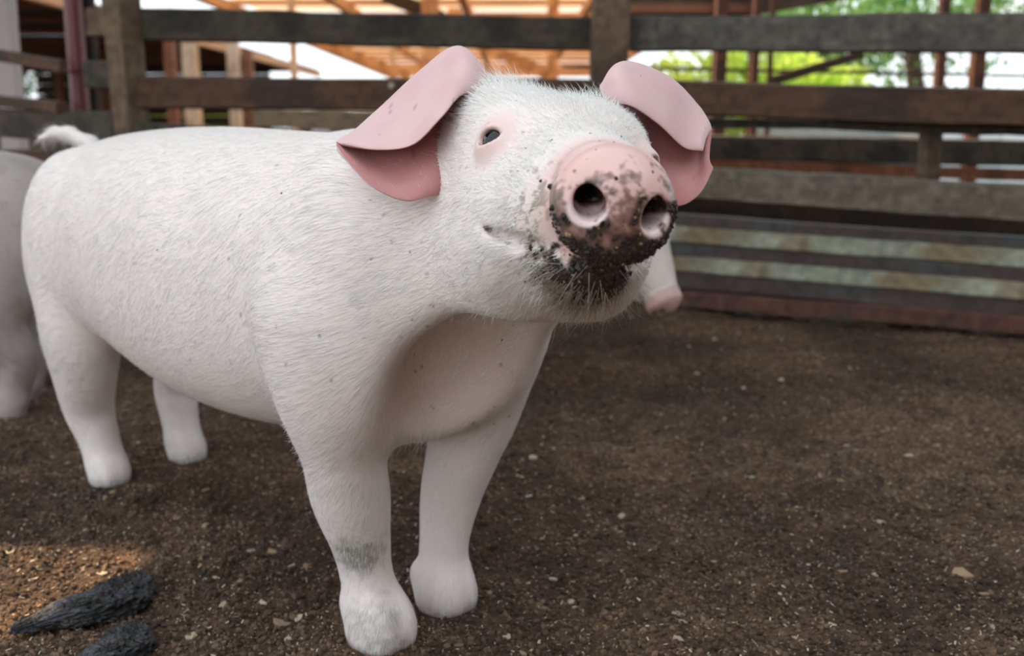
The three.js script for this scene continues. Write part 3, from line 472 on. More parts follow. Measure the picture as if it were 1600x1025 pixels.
// ------------------------------------------------------------------ the pig in front
const pigQ = new THREE.Quaternion().setFromAxisAngle(V(0, 1, 0), pigTurn), pigQi = pigQ.clone().invert();
const toPig = (w) => w.clone().sub(pigAt).applyQuaternion(pigQi);
function headFrame(az, el, roll, S, turnBack) { // az from +z towards +x
  const F = V(Math.sin(az) * Math.cos(el), Math.sin(el), Math.cos(az) * Math.cos(el)), R0 = V(-Math.cos(az), 0, Math.sin(az)), U0 = R0.clone().cross(F).normalize();
  const U = U0.clone().multiplyScalar(Math.cos(roll)).addScaledVector(R0, -Math.sin(roll)), R = F.clone().cross(U);
  for (const v of [F, U, R]) v.applyQuaternion(turnBack);
  return { F: F.toArray(), U: U.toArray(), R: R.toArray(), S };
}
const fromHead = (h, f, u, r) => [0, 1, 2].map((k) => h.S[k] + h.F[k] * f + h.U[k] * u + h.R[k] * r);
const spots = (x, y, z, s) => fbm(x * s, y * s, z * s, 3);
const SKIN = [0.86, 0.765, 0.74];
function bristleFlow(p, n, hd, head, out) { // which way the coat lies
  const onHead = sstep(-0.26, -0.19, hd[0]) * (hd[1] * hd[1] + hd[2] * hd[2] < 0.03 ? 1 : 0), leg = sstep(0.21, 0.13, p[1]) * (1 - onHead);
  let x = mix(-1, -0.1, leg), y = mix(-0.6, -1, leg), z = 0;
  const wob = (noise(p[0] * 13, p[1] * 13, p[2] * 13) - 0.5) * 0.9; y += wob;
  if (onHead > 0) { const s = Math.sign(hd[2]) * clamp(Math.abs(hd[2]) * 14), hx = -head.F[0] - head.U[0] * (hd[1] < 0 ? 0.5 : -0.15) + head.R[0] * s * 0.5, hy = -head.F[1] - head.U[1] * (hd[1] < 0 ? 0.5 : -0.15) + head.R[1] * s * 0.5, hz = -head.F[2] - head.U[2] * (hd[1] < 0 ? 0.5 : -0.15) + head.R[2] * s * 0.5; x = mix(x, hx, onHead); y = mix(y, hy, onHead); z = mix(z, hz, onHead); }
  const d = x * n[0] + y * n[1] + z * n[2]; out.set(x - n[0] * d, y - n[1] * d, z - n[2] * d);
  if (out.lengthSq() < 1e-5) out.set(n[1], n[2], n[0]); out.normalize(); return onHead;
}
function coat(name, pig, count, strandGeo, pick) {
  const inst = new THREE.InstancedMesh(strandGeo, hairMat, count), s = sampler(pig.g), o = { p: [0, 0, 0], n: [0, 0, 0], c: [0, 0, 0], t: 0 }, m = new THREE.Matrix4(), y = V(), x = V(), z = V(), nn = V(), flow = V(), col = new THREE.Color();
  let k = 0, tries = 0;
  while (k < count && tries++ < count * 30) {
    s(o); const hd = pig.toHead(...o.p), onHead = bristleFlow(o.p, o.n, hd, pig.head, flow), h = pick(o, hd, onHead, o.t >= pig.earStart, o.t >= pig.snoutStart && o.t < pig.earStart); if (!h) continue;
    nn.set(...o.n).normalize(); const a = h.lift + rr(-0.12, 0.12), tw = rr(-h.mess, h.mess); z.copy(nn).cross(flow).multiplyScalar(tw); y.copy(flow).add(z).normalize().multiplyScalar(Math.cos(a)).addScaledVector(nn, Math.sin(a)).normalize();
    z.copy(nn).multiplyScalar(-1).addScaledVector(y, nn.dot(y)); if (z.lengthSq() < 1e-4) z.copy(flow); z.normalize(); x.copy(y).cross(z);
    const L = h.len * rr(0.7, 1.25), w = h.w * rr(0.8, 1.2);
    m.set(x.x * w, y.x * L, z.x * L, o.p[0], x.y * w, y.y * L, z.y * L, o.p[1], x.z * w, y.z * L, z.z * L, o.p[2], 0, 0, 0, 1);
    inst.setMatrixAt(k, m); const b = rr(0.86, 1.0); inst.setColorAt(k, col.setRGB(h.c[0] * b, h.c[1] * b, h.c[2] * b)); k++;
  }
  inst.count = k; inst.name = name; inst.userData.kind = 'stuff'; return inst;
}
const W2 = (px, py, d) => toPig(at(px, py, d)); // a point of the place in the pig's own axes
let earPattern; // the near ear in head axes
const pig1 = new THREE.Group(); pig1.position.copy(pigAt); pig1.quaternion.copy(pigQ);
const head1 = headFrame(0.2, 0.105, 0.172, W2(971, 316, 0.588).toArray(), pigQi);
{
  const H = (f, u, r) => fromHead(head1, f, u, r);
  const P = {
    head: head1, torso: TORSO, lo: [-0.62, -0.008, -0.2], hi: [0.70, 0.56, 0.22], cell: 0.0034,
    refine: [(x, y, z) => { const a = x - head1.S[0], b = y - head1.S[1], c = z - head1.S[2]; return a * a + b * b + c * c < 0.03; }, (x, y, z) => { const a = x - head1.S[0], b = y - head1.S[1], c = z - head1.S[2]; return a * a + b * b + c * c < 0.0075; }],
    limbs(cone, ell, limb) {
      // neck, throat and chest
      cone([0.27, 0.35, -0.005], H(-0.225, 0.0, 0), 0.104, 0.062, 0.05); cone([0.33, 0.30, -0.01], H(-0.19, -0.035, 0), 0.08, 0.042, 0.04); ell([0.31, 0.28, 0], [0.09, 0.085, 0.095], 0.04);
      // shoulders and front legs
      for (const s of [1, -1]) ell([0.312, 0.325, 0.079 * s], [0.07, 0.115, 0.05], 0.035);
      limb([[0.298, 0.31, 0.083, 0.058], [0.302, 0.245, 0.084, 0.0455], [0.299, 0.19, 0.075, 0.036], [0.291, 0.147, 0.063, 0.0358], [0.288, 0.10, 0.052, 0.0278], [0.289, 0.065, 0.047, 0.0245], [0.300, 0.018, 0.044, 0.0275]], 0.03); foot(ell, 0.304, 0.044);
      limb([[0.285, 0.30, -0.083, 0.062], [0.301, 0.215, -0.079, 0.045], [0.293, 0.165, -0.07, 0.037], [0.283, 0.115, -0.06, 0.0305], [0.283, 0.065, -0.05, 0.0245], [0.288, 0.018, -0.045, 0.0265]], 0.03); foot(ell, 0.288, -0.045, 1, 0, 0.92);
      // hams and hind legs
      for (const s of [1, -1]) ell([-0.325, 0.305, 0.074 * s], [0.092, 0.13, 0.057], 0.032);
      limb([[-0.315, 0.29, 0.066, 0.062], [-0.303, 0.22, 0.08, 0.052], [-0.306, 0.165, 0.08, 0.042], [-0.326, 0.105, 0.072, 0.033], [-0.318, 0.06, 0.065, 0.0265], [-0.302, 0.016, 0.061, 0.025]], 0.013); foot(ell, -0.302, 0.061, 1, 0, 0.76);
      limb([[-0.32, 0.29, -0.066, 0.062], [-0.318, 0.22, -0.08, 0.052], [-0.33, 0.165, -0.08, 0.042], [-0.362, 0.105, -0.069, 0.033], [-0.348, 0.06, -0.063, 0.0265], [-0.326, 0.016, -0.06, 0.025]], 0.022); foot(ell, -0.324, -0.06, 1, 0, 0.76);
      // tail
      const t = [[-0.415, 0.41, -0.005], W2(140, 226, 1.52).toArray(), W2(108, 210, 1.53).toArray(), W2(86, 208, 1.53).toArray(), W2(64, 216, 1.52).toArray()], r = [0.017, 0.0125, 0.0105, 0.0085, 0.004];
      for (let k = 0; k < 4; k++) cone(t[k], t[k + 1], r[k], r[k + 1], 0.008);
      // folds in front of the ham and behind the elbow
      
    },
    headShape: stdHead, ears: [], eye: null, hollows: [{ t: 1, c: [0.468, 0.245, 0.018], r: [0.128, 0.092, 0.082], k: 0.03 }],
  };
  // ears: nets of points, lower edge .. crest of the fold .. rim of the flap
  const net = (rows) => rows.map((r) => r.map((q) => W2(...q))), nearNet = net([
    [[715, 300, 0.785], [718, 215, 0.80], [745, 122, 0.82], [752, 118, 0.80], [756, 150, 0.785]],
    [[672, 306, 0.755], [684, 232, 0.785], [708, 88, 0.825], [726, 98, 0.79], [722, 148, 0.765]],
    [[632, 313, 0.745], [634, 262, 0.78], [655, 122, 0.825], [680, 132, 0.79], [688, 185, 0.75]],
    [[580, 290, 0.75], [584, 256, 0.785], [592, 176, 0.825], [614, 190, 0.80], [645, 226, 0.755]],
    [[540, 248, 0.77], [543, 236, 0.785], [550, 212, 0.80], [562, 212, 0.79], [590, 234, 0.765]],
    [[526, 227, 0.78], [526, 225, 0.782], [526, 223, 0.785], [528, 223, 0.782], [532, 225, 0.778]]]);
  P.ears.push(Object.assign(earSheet(nearNet, 60, 48, 0.0048), { outerSecond: false }));
  earPattern = nearNet.map((r) => r.map((p) => { const d = p.clone().sub(V(...head1.S)); return [head1.F, head1.U, head1.R].map((v) => d.x * v[0] + d.y * v[1] + d.z * v[2]); }));
  P.ears.push(earFlip(earSheet(net([
    [[1000, 300, 0.80], [1002, 225, 0.83], [955, 150, 0.85], [945, 140, 0.82], [950, 165, 0.80]],
    [[1040, 318, 0.785], [1030, 235, 0.82], [985, 112, 0.835], [968, 116, 0.80], [985, 165, 0.785]],
    [[1068, 320, 0.785], [1070, 250, 0.82], [1045, 128, 0.84], [1030, 150, 0.81], [1030, 195, 0.79]],
    [[1095, 300, 0.79], [1092, 258, 0.82], [1088, 168, 0.845], [1075, 190, 0.825], [1068, 230, 0.80]],
    [[1114, 262, 0.80], [1108, 246, 0.815], [1112, 206, 0.835], [1104, 215, 0.825], [1098, 236, 0.81]]]), 60, 48, 0.0048)));
  // the eye: where the face is met at its place
  const f0 = makeField(P), dir = at(771, 219, 1).sub(at(771, 219, 0)).normalize(), hit = at(771, 219, 0.5);
  for (let k = 0; k < 120; k++) { const q = toPig(hit), d = f0(q.x, q.y, q.z); if (Math.abs(d) < 1e-4) break; hit.addScaledVector(dir, d * 0.6); }
  const q = toPig(hit), e = 1e-3, n = V(f0(q.x + e, q.y, q.z) - f0(q.x - e, q.y, q.z), f0(q.x, q.y + e, q.z) - f0(q.x, q.y - e, q.z), f0(q.x, q.y, q.z + e) - f0(q.x, q.y, q.z - e)).normalize();
  const eyeC = q.clone().addScaledVector(n, -0.0045), al = V(1, -0.06, 0.1).applyQuaternion(pigQi); al.addScaledVector(n, -al.dot(n)).normalize(); const ac = n.clone().cross(al);
  const hv = (v) => [head1.F, head1.U, head1.R].map((a) => v.x * a[0] + v.y * a[1] + v.z * a[2]);
  const rel = eyeC.clone().sub(V(...head1.S)), eh = hv(rel); P.eye = [eh[0], eh[1], eh[2], hv(n), hv(al), hv(ac)];
  console.log('eye in head frame', eh.map((v) => v.toFixed(3)).join(' '));
  const smudge = (h, f, u, r, s) => Math.exp(-(((h[0] - f) ** 2 + (h[1] - u) ** 2 + (h[2] - r) ** 2) / (s * s)));
  const bareShade = (x, y, z) => { const d = Math.hypot((x - 0.37) / 0.07, (y - 0.245) / 0.075, (z - 0.01) / 0.075); return sstep(1.15, 0.75, d + (fbm(x * 60, y * 60, z * 60, 3) - 0.5) * 0.6); };
  P.paint = (x, y, z, nx, ny, nz, h, ear) => {
    const c = SKIN.slice(), to = (k, t) => { k = clamp(k); for (let i = 0; i < 3; i++) c[i] = mix(c[i], t[i], k); };
    const m1 = spots(x, y, z, 40), m2 = spots(x + 3, y, z, 160), m3 = noise(x * 420, y * 420, z * 420);
    to((m1 - 0.5) * 0.8 + 0.1, [0.85, 0.68, 0.64]);
    if (ear >= 0) {
      if (ear > 0.5) { c[0] = 0.70; c[1] = 0.48; c[2] = 0.49; } else { c[0] = 0.43; c[1] = 0.175; c[2] = 0.17; }
      to((m1 - 0.45) * 0.9, [0.58, 0.32, 0.31]); to(sstep(0.8, 0.83, m2) * 0.5, [0.12, 0.08, 0.06]);
      return c;
    }
    // pink skin: round the eyes and on the snout
    const [f, u, r] = h, onFace = f > -0.26 && Math.hypot(u, r) < 0.14;
    if (onFace) {
      const de = Math.hypot(f - eh[0], u - eh[1], Math.abs(r) - eh[2]); to(0.7 * sstep(0.03, 0.012, de), [0.80, 0.56, 0.53]); to(sstep(0.0125, 0.0105, de) * 0.7, [0.45, 0.24, 0.22]);
      to(sstep(-0.06, -0.025, f), [0.78, 0.50, 0.47]);
      // the tear stain below the inner corner
      to(smudge([f, u, r], eh[0] + 0.016, eh[1] - 0.006, eh[2] - 0.012, 0.006) * 1.6 * sstep(0.35, 0.6, m2), [0.10, 0.08, 0.05]);
      // mud on the snout: heavy below and on the left side of the pig, thin brown film above, specks at the top
      const rho = Math.hypot(r / 0.0368, u / 0.0352), disc = sstep(-0.034, -0.022, f);
      const a = 0.42 - u / 0.034 * 0.95 - r / 0.036 * 0.4 + Math.max(0, rho - 0.72) * 2.2 * sstep(0.022, 0.0, u) + (m2 - 0.5) * 2.2 + (m3 - 0.5) * 0.5;
      to(disc * sstep(-0.05, 0.55, a) * 0.85, [0.21, 0.105, 0.085]); to(disc * sstep(0.5, 1.0, a) * 0.8, [0.085, 0.05, 0.04]); to(disc * sstep(1.0, 1.3, a + (m3 - 0.5) * 0.5), [0.03, 0.022, 0.017]);
      const dn = Math.hypot((u + 0.006) / 1.15, Math.abs(r) - 0.0185); to(disc * sstep(0.009, 0.0125, dn) * sstep(0.0165, 0.0125, dn) * sstep(0.4, 0.55, m2 + (r > 0 ? 0 : 0.1)) * 0.9, [0.05, 0.033, 0.026]);
      to(disc * sstep(0.012, 0.0095, Math.hypot(u + 0.007, Math.abs(r) - 0.0205)) * sstep(0.0, -0.004, u - 0.12 * (r > 0 ? 0.0 : 0.0)) * sstep(-0.024, -0.016, f) * sstep(0.34, 0.46, m2 * 0.7 + m1 * 0.3 - 0.02), [0.85, 0.66, 0.66]);  // pale nostril floor: clean wet skin plus reflected sky put into the colour
      to(sstep(-0.004, -0.012, f) * sstep(0.012, 0.0105, Math.hypot(u - 0.004, Math.abs(r) - 0.0165)) * sstep(-0.004, 0.0, u), [0.10, 0.035, 0.03]); to(sstep(-0.02, -0.028, f) * sstep(0.0095, 0.008, Math.hypot(u - 0.008, Math.abs(r) - 0.015)), [0.06, 0.02, 0.02]);  // inside of the nostrils: shade of the hole put into the colour
      // mud on lips and chin
      const ch = Math.hypot((f + 0.045) / 0.052, (u + 0.047) / 0.024, r / 0.048); to(sstep(1.0, 0.72, ch + (m2 - 0.5) * 1.1), [0.035, 0.028, 0.02]);
      const lip = Math.hypot((f + 0.07) / 0.05, (u + 0.028) / 0.009, (Math.abs(r) - 0.043) / 0.022); to(sstep(1.0, 0.4, lip + (m2 - 0.4) * 2.2) * 0.7, [0.09, 0.07, 0.05]);
      const side = Math.hypot((f + 0.055) / 0.05, (u + 0.0) / 0.03, (r - 0.038) / 0.03); to(sstep(1.2, 0.4, side) * sstep(0.5, 0.66, m2) * 0.75, [0.30, 0.23, 0.19]);
      to(sstep(0.79, 0.82, spots(x + 9, y, z, 240)) * 0.7, [0.06, 0.05, 0.04]);
    }
    // thin coat over pink chest skin; throat shade is also put into the colour
    const ax = bareShade(x, y, z); to(ax * 0.6, [0.70, 0.52, 0.47]);
    // dirt on the legs, in the fold behind the elbow, splashes on the shoulder
    const g = [0.20, 0.20, 0.15];
    const sh = Math.hypot((x - 0.305) / 0.03, (y - 0.093) / 0.026, (z - 0.07) / 0.035); to(sstep(1.1, 0.3, sh + (m2 - 0.5) * 1.2) * 0.8, g);
    const sf = Math.hypot((x - 0.32) / 0.035, (y - 0.03) / 0.03, (z - 0.06) / 0.03); to(sstep(1.1, 0.3, sf + (m2 - 0.5) * 1.4) * 0.65, [0.30, 0.29, 0.24]);
    to(Math.exp(-(((x - 0.256) / 0.009) ** 2 + ((y - 0.235) / 0.035) ** 2 + ((z - 0.125) / 0.04) ** 2)) * 1.1 * sstep(0.3, 0.48, m2), [0.17, 0.16, 0.10]);
    to(sstep(0.8, 0.83, spots(x + 2, y, z, 210)) * (x > 0.2 && y > 0.18 ? 0.7 : 0.1), [0.05, 0.045, 0.04]);
    to(sstep(0.016, 0.004, y + (m2 - 0.5) * 0.02) * 0.6, [0.25, 0.19, 0.14]);
    return c;
  };
  const skin = pigSkin(P); skin.head = head1;
  const body = part('body', skin.g, [skinMat, snoutMat, wetMat, earMat], pig1);
  for (const s of [1, -1]) {
    const g = new THREE.SphereGeometry(0.0108, 40, 28), o = part('eye', g, eyeMat, pig1); o.position.set(...fromHead(head1, eh[0], eh[1], eh[2] * s)); o.userData.label = 'dark glossy eye';
  }
  const white = [0.97, 0.97, 0.95], pick = (o, h, onHead, isEar, isSnout) => {
    const [f, u, r] = h, y = o.p[1];
    if (y < 0.006 || isSnout) return null;
    if (isEar) return rnd() < 0.07 ? { len: 0.007, w: 0.6, lift: 0.4, mess: 0.6, c: [0.8, 0.62, 0.6] } : null;
    const dirt = o.c[0] < 0.3 ? 1 : 0; if (rnd() < bareShade(...o.p) * 0.6) return null;
    if (onHead > 0.3) {
      const de = Math.hypot(f - eh[0], u - eh[1], Math.abs(r) - eh[2]); if (de < 0.021 || (de < 0.032 && rnd() < 0.6)) return null;
      if (f > -0.06 && u > -0.03 && rnd() < 0.75) return null;
      const crown = sstep(-0.15, -0.22, f) * sstep(0.03, 0.08, u);
      const chin = sstep(-0.03, -0.06, u) * sstep(-0.13, -0.06, f);
      return { len: mix(0.011, 0.02, Math.max(crown, chin * 0.9)), w: 1.15, lift: mix(0.28, 0.75, Math.max(crown, chin * 0.6)), mess: 0.45, c: dirt ? [0.3, 0.26, 0.21] : white };
    }
    return { len: y < 0.16 ? 0.010 : 0.016, w: 1.1, lift: 0.13, mess: 0.2, c: dirt ? [0.35, 0.33, 0.28] : white };
  };
  const st = strand(3, 0.0002, 0.35);
  pig1.add(coat('hair', skin, 170000, st, pick));
  pig1.add(coat('guard_hair', skin, 80000, strand(4, 0.00023, 0.25), (o, h, onHead, isEar, isSnout) => { const b = pick(o, h, onHead, isEar, isSnout); return b && !isEar ? { ...b, len: b.len * 1.55, lift: b.lift * 0.9, mess: b.mess * 0.8 } : null; }));
  // long whiskers on the chin and the jaw, lashes over the eyes
  const whisk = coat('whiskers', skin, 420, strand(5, 0.00016, 0.5), (o, h) => { const [f, u, r] = h; if (!(f > -0.19 && f < -0.03 && u < -0.035 && Math.abs(r) < 0.07)) return null; return { len: rr(0.022, 0.045), w: 1, lift: 0.7, mess: 0.6, c: [0.8, 0.76, 0.68] }; });
  pig1.add(whisk);
  { // lashes
    const g = new THREE.InstancedMesh(strand(4, 0.00022, 0.3), hairMat, 18), m = new THREE.Matrix4(); let k = 0;
    for (const s of [1, -1]) for (let i = 0; i < 9; i++) {
      const t = rr(-1, 0.3), root = [0, 1, 2].map((j) => eh[j] + P.eye[3][j] * 0.0112 + P.eye[4][j] * t * 0.0085 + P.eye[5][j] * (0.0052 - 0.0025 * t * t)), d = [0, 1, 2].map((j) => P.eye[3][j] * 0.75 + P.eye[4][j] * (t * 0.5 - 0.25) - P.eye[5][j] * 0.3);
      const a = V(...fromHead(head1, root[0], root[1], root[2] * s)), b = V(...fromHead(head1, root[0] + d[0], root[1] + d[1], (root[2] + d[2]) * s)), y = b.sub(a).normalize(), z = V(0, 1, 0).addScaledVector(y, -y.y).normalize(), x = y.clone().cross(z), L = rr(0.005, 0.008);
      m.set(x.x, y.x * L, z.x * L, a.x, x.y, y.y * L, z.y * L, a.y, x.z, y.z * L, z.z * L, a.z, 0, 0, 0, 1); g.setMatrixAt(k++, m);
    }
    g.name = 'eyelashes'; g.userData.kind = 'stuff'; pig1.add(g);
  }
  { // crumbs of mud stuck to snout and chin
    const g = new THREE.IcosahedronGeometry(1, 1), p = g.attributes.position; for (let i = 0; i < p.count; i++) { const k = 0.75 + 0.5 * noise(p.getX(i) * 2 + 4, p.getY(i) * 2, p.getZ(i) * 2); p.setXYZ(i, p.getX(i) * k, p.getY(i) * k, p.getZ(i) * k); } g.computeVertexNormals();
    const inst = new THREE.InstancedMesh(g, mudMat, 2600), s = sampler(skin.g), o = { p: [0, 0, 0], n: [0, 0, 0], c: [0, 0, 0] }, m = new THREE.Matrix4(), qq = new THREE.Quaternion(), col = new THREE.Color(); let k = 0, tries = 0;
    while (k < 2600 && tries++ < 2e6) { s(o); const h = skin.toHead(...o.p); if (!(h[0] > -0.1 && h[1] > -0.085 && Math.hypot(h[1], h[2]) < 0.1)) { if (rnd() > 0.00005) continue; } else if (o.c[0] > 0.12 && rnd() > 0.004) continue;
      const r = rr(0.0003, 0.0013) * (rnd() < 0.06 ? 1.8 : 1); qq.setFromEuler(new THREE.Euler(rr(0, 6), rr(0, 6), rr(0, 6))); m.compose(V(...o.p), qq, V(r, r * rr(0.5, 1), r)); inst.setMatrixAt(k, m);
      const pale = rnd() < 0.05; inst.setColorAt(k, pale ? col.setRGB(0.27, 0.2, 0.1) : col.setRGB(0.018, 0.0115, 0.0075).multiplyScalar(rr(0.6, 2))); k++; }
    inst.count = k; inst.name = 'mud_crumbs'; inst.userData.kind = 'stuff'; pig1.add(inst);
  }
  top(pig1, 'pig', 'large white pig standing turned to the viewer, snout caked with mud', 'pig');
}

// ------------------------------------------------------------------ the other two pigs
function otherPig(turn, pos, scale, headAz, headEl, roll, Sworld, tailPts, tone, label) {
  const q = new THREE.Quaternion().setFromAxisAngle(V(0, 1, 0), turn), qi = q.clone().invert(), loc = (w) => w.clone().sub(pos).applyQuaternion(qi).multiplyScalar(1 / scale);
  const head = headFrame(headAz, headEl, roll, loc(Sworld).toArray(), qi), H = (f, u, r) => fromHead(head, f, u, r);
  const P = {
    head, torso: TORSO, lo: [-0.62, -0.01, -0.25], hi: [0.75, 0.56, 0.25], cell: 0.0055, eye: [-0.139, 0.041, 0.055, [0.35, 0.3, 0.88], [0.9, -0.2, -0.35], [-0.2, 0.93, -0.25]],
    limbs(cone, ell, limb) {
      cone([0.27, 0.34, 0], H(-0.225, 0, 0), 0.105, 0.066, 0.05); cone([0.33, 0.30, 0], H(-0.19, -0.035, 0), 0.08, 0.045, 0.04); ell([0.31, 0.28, 0], [0.09, 0.085, 0.095], 0.04);
      for (const s of [1, -1]) {
        ell([0.26, 0.325, 0.082 * s], [0.095, 0.115, 0.05], 0.04); limb([[0.275, 0.31, 0.084 * s, 0.066], [0.298, 0.215, 0.08 * s, 0.044], [0.288, 0.13, 0.061 * s, 0.032], [0.286, 0.07, 0.05 * s, 0.0245], [0.296, 0.018, 0.05 * s, 0.027]], 0.03); foot(ell, 0.3, 0.05 * s, 1, 0, 0.95);
        ell([-0.325, 0.305, 0.072 * s], [0.092, 0.13, 0.056], 0.045); limb([[-0.315, 0.29, 0.066 * s, 0.062], [-0.303, 0.22, 0.08 * s, 0.052], [-0.306, 0.165, 0.08 * s, 0.042], [-0.326, 0.105, 0.072 * s, 0.033], [-0.318, 0.06, 0.065 * s, 0.0275], [-0.302, 0.016, 0.061 * s, 0.0285]], 0.022); foot(ell, -0.302, 0.061 * s, 1, 0, 0.86);
      }
      const t = [[-0.41, 0.40, 0], ...tailPts.map((w) => loc(w).toArray())]; for (let k = 0; k < t.length - 1; k++) cone(t[k], t[k + 1], 0.016 - 0.004 * k, 0.012 - 0.003 * k, 0.008);
    },
    headShape: stdHead,
    ears: [1, -1].map((s) => { const e = earSheet(earPattern.map((row) => row.map(([f, u, r]) => V(...H(f, u, r * s)))), 30, 24, 0.005); return s > 0 ? Object.assign(e, { outerSecond: false }) : earFlip(e); }),
    paint: (x, y, z, a, b, c, h, ear) => { const n = spots(x, y, z, 30), k = tone * (0.9 + 0.2 * n); if (ear >= 0) return [0.72 * k, 0.46 * k, 0.44 * k]; if (h[0] > -0.03 && Math.hypot(h[1], h[2]) < 0.05) return [0.66 * k, 0.42 * k, 0.39 * k]; const d = sstep(0.56, 0.7, n) * 0.35; return [mix(0.80, 0.4, d) * k, mix(0.70, 0.34, d) * k, mix(0.66, 0.28, d) * k]; },
  };
  const skin = pigSkin(P); skin.head = head; const g = new THREE.Group(); g.position.copy(pos); g.quaternion.copy(q); g.scale.setScalar(scale);
  part('body', skin.g, [skinMat, snoutMat, wetMat, earMat], g);
  for (const s of [1, -1]) { const o = part('eye', new THREE.SphereGeometry(0.0108, 24, 16), eyeMat, g); o.position.set(...H(-0.139, 0.041, 0.055 * s)); o.userData.label = 'dark glossy eye'; }
  g.add(coat('hair', skin, 30000, strand(3, 0.0003, 0.35), (o, h, onHead, isEar, isSnout) => o.p[1] < 0.006 || isEar || isSnout ? null : { len: 0.013, w: 1, lift: 0.2, mess: 0.3, c: [0.9 * tone, 0.87 * tone, 0.83 * tone] }));
  top(g, 'pig', label, 'pig'); return g;
}
{
  const p2 = V(-1.126, 0, -1.627), t2 = Math.PI + 0.243;
  otherPig(t2, p2, 0.95, -1.35, -0.15, 0, V(-1.72, 0.36, -1.42), [at(118, 283, 1.8), at(96, 263, 1.83), at(70, 264, 1.86), at(48, 274, 1.88)], 0.5, 'greyish pig turned away with only its rump and hind legs showing');
  otherPig(-0.2, V(-0.29, 0, -1.92), 0.9, 0.75, -0.95, -0.25, at(1043, 482, 1.74), [V(-0.76, 0.36, -2.03), V(-0.80, 0.33, -2.04)], 0.9, 'pig with lowered head half hidden behind the muddy pig');
}

// ------------------------------------------------------------------ litter on the soil
function lump(k, s) { const g = new THREE.IcosahedronGeometry(1, k), p = g.attributes.position; for (let i = 0; i < p.count; i++) { const x = p.getX(i), y = p.getY(i), z = p.getZ(i), q = 0.6 + 0.8 * noise(x * 1.6 + s, y * 1.6, z * 1.6 + s); p.setXYZ(i, x * q, y * q * 0.8, z * q); } g.computeVertexNormals(); return g; }
const clear = (x, z) => footSpots.every(([a, b]) => Math.hypot(x - a, z - b) > 0.034);
function spotOnGround() { // more of them near the viewer, where grains can be told apart
  for (;;) { const d = 0.72 * Math.pow(3.1 / 0.72, rnd()), x = rr(-0.62, 0.62) * d * 0.95, z = -d * rr(0.97, 1.0); if (x > -1.45 && x < 1.7 && z > -2.95 && clear(x, z)) return [x, z, d]; }
}
function scatter(name, label, count, geo, mat, size, flat, color) {
  const inst = new THREE.InstancedMesh(geo, mat, count), m = new THREE.Matrix4(), q = new THREE.Quaternion(), c = new THREE.Color();
  for (let k = 0; k < count; k++) { const [x, z] = spotOnGround(), s = size(), y = groundHeight(x, z); q.setFromEuler(new THREE.Euler(rr(-flat, flat), rr(0, 6.28), rr(-flat, flat))); m.compose(V(x, y + s[1] * 0.35, z), q, V(...s)); inst.setMatrixAt(k, m); inst.setColorAt(k, c.setRGB(...color(x, z))); }
  top(inst, name, label, 'soil', null, 'stuff'); return inst;
}
const soilMat = new THREE.MeshStandardMaterial({ color: 0xffffff, roughness: 0.95 });
scatter('soil_crumbs', 'loose crumbs of dark brown soil', 90000, lump(0, 1.3), soilMat, () => { const r = 0.0009 * Math.pow(5, rnd() ** 2); return [r, r * rr(0.6, 1), r * rr(0.7, 1.2)]; }, 3, (x, z) => { const k = rr(0.5, 2.4); return tintGround(x, z).map((v) => v * k); });
const chipShape = (() => { const g = new THREE.BoxGeometry(1, 0.22, 0.62, 2, 1, 2), p = g.attributes.position; for (let i = 0; i < p.count; i++) p.setXYZ(i, p.getX(i) * (1 + 0.5 * (h3(i % 5, 3, 1) - 0.5)), p.getY(i) + 0.12 * Math.sin(p.getX(i) * 3), p.getZ(i) * (1 + 0.6 * (h3(Math.round(p.getX(i) * 2), 2, 7) - 0.5))); g.computeVertexNormals(); return g; })();
const chipColor = () => { const k = rr(0.5, 1.4); return rnd() < 0.3 ? [0.40 * k, 0.25 * k, 0.14 * k] : [0.47 * k, 0.39 * k, 0.29 * k]; };
scatter('sawdust', 'pale specks of sawdust in the soil', 26000, chipShape, soilMat, () => { const r = 0.0013 * Math.pow(3.0, rnd() ** 1.5); return [r, r * rr(0.5, 1), r * rr(0.6, 1)]; }, 0.6, () => chipColor());
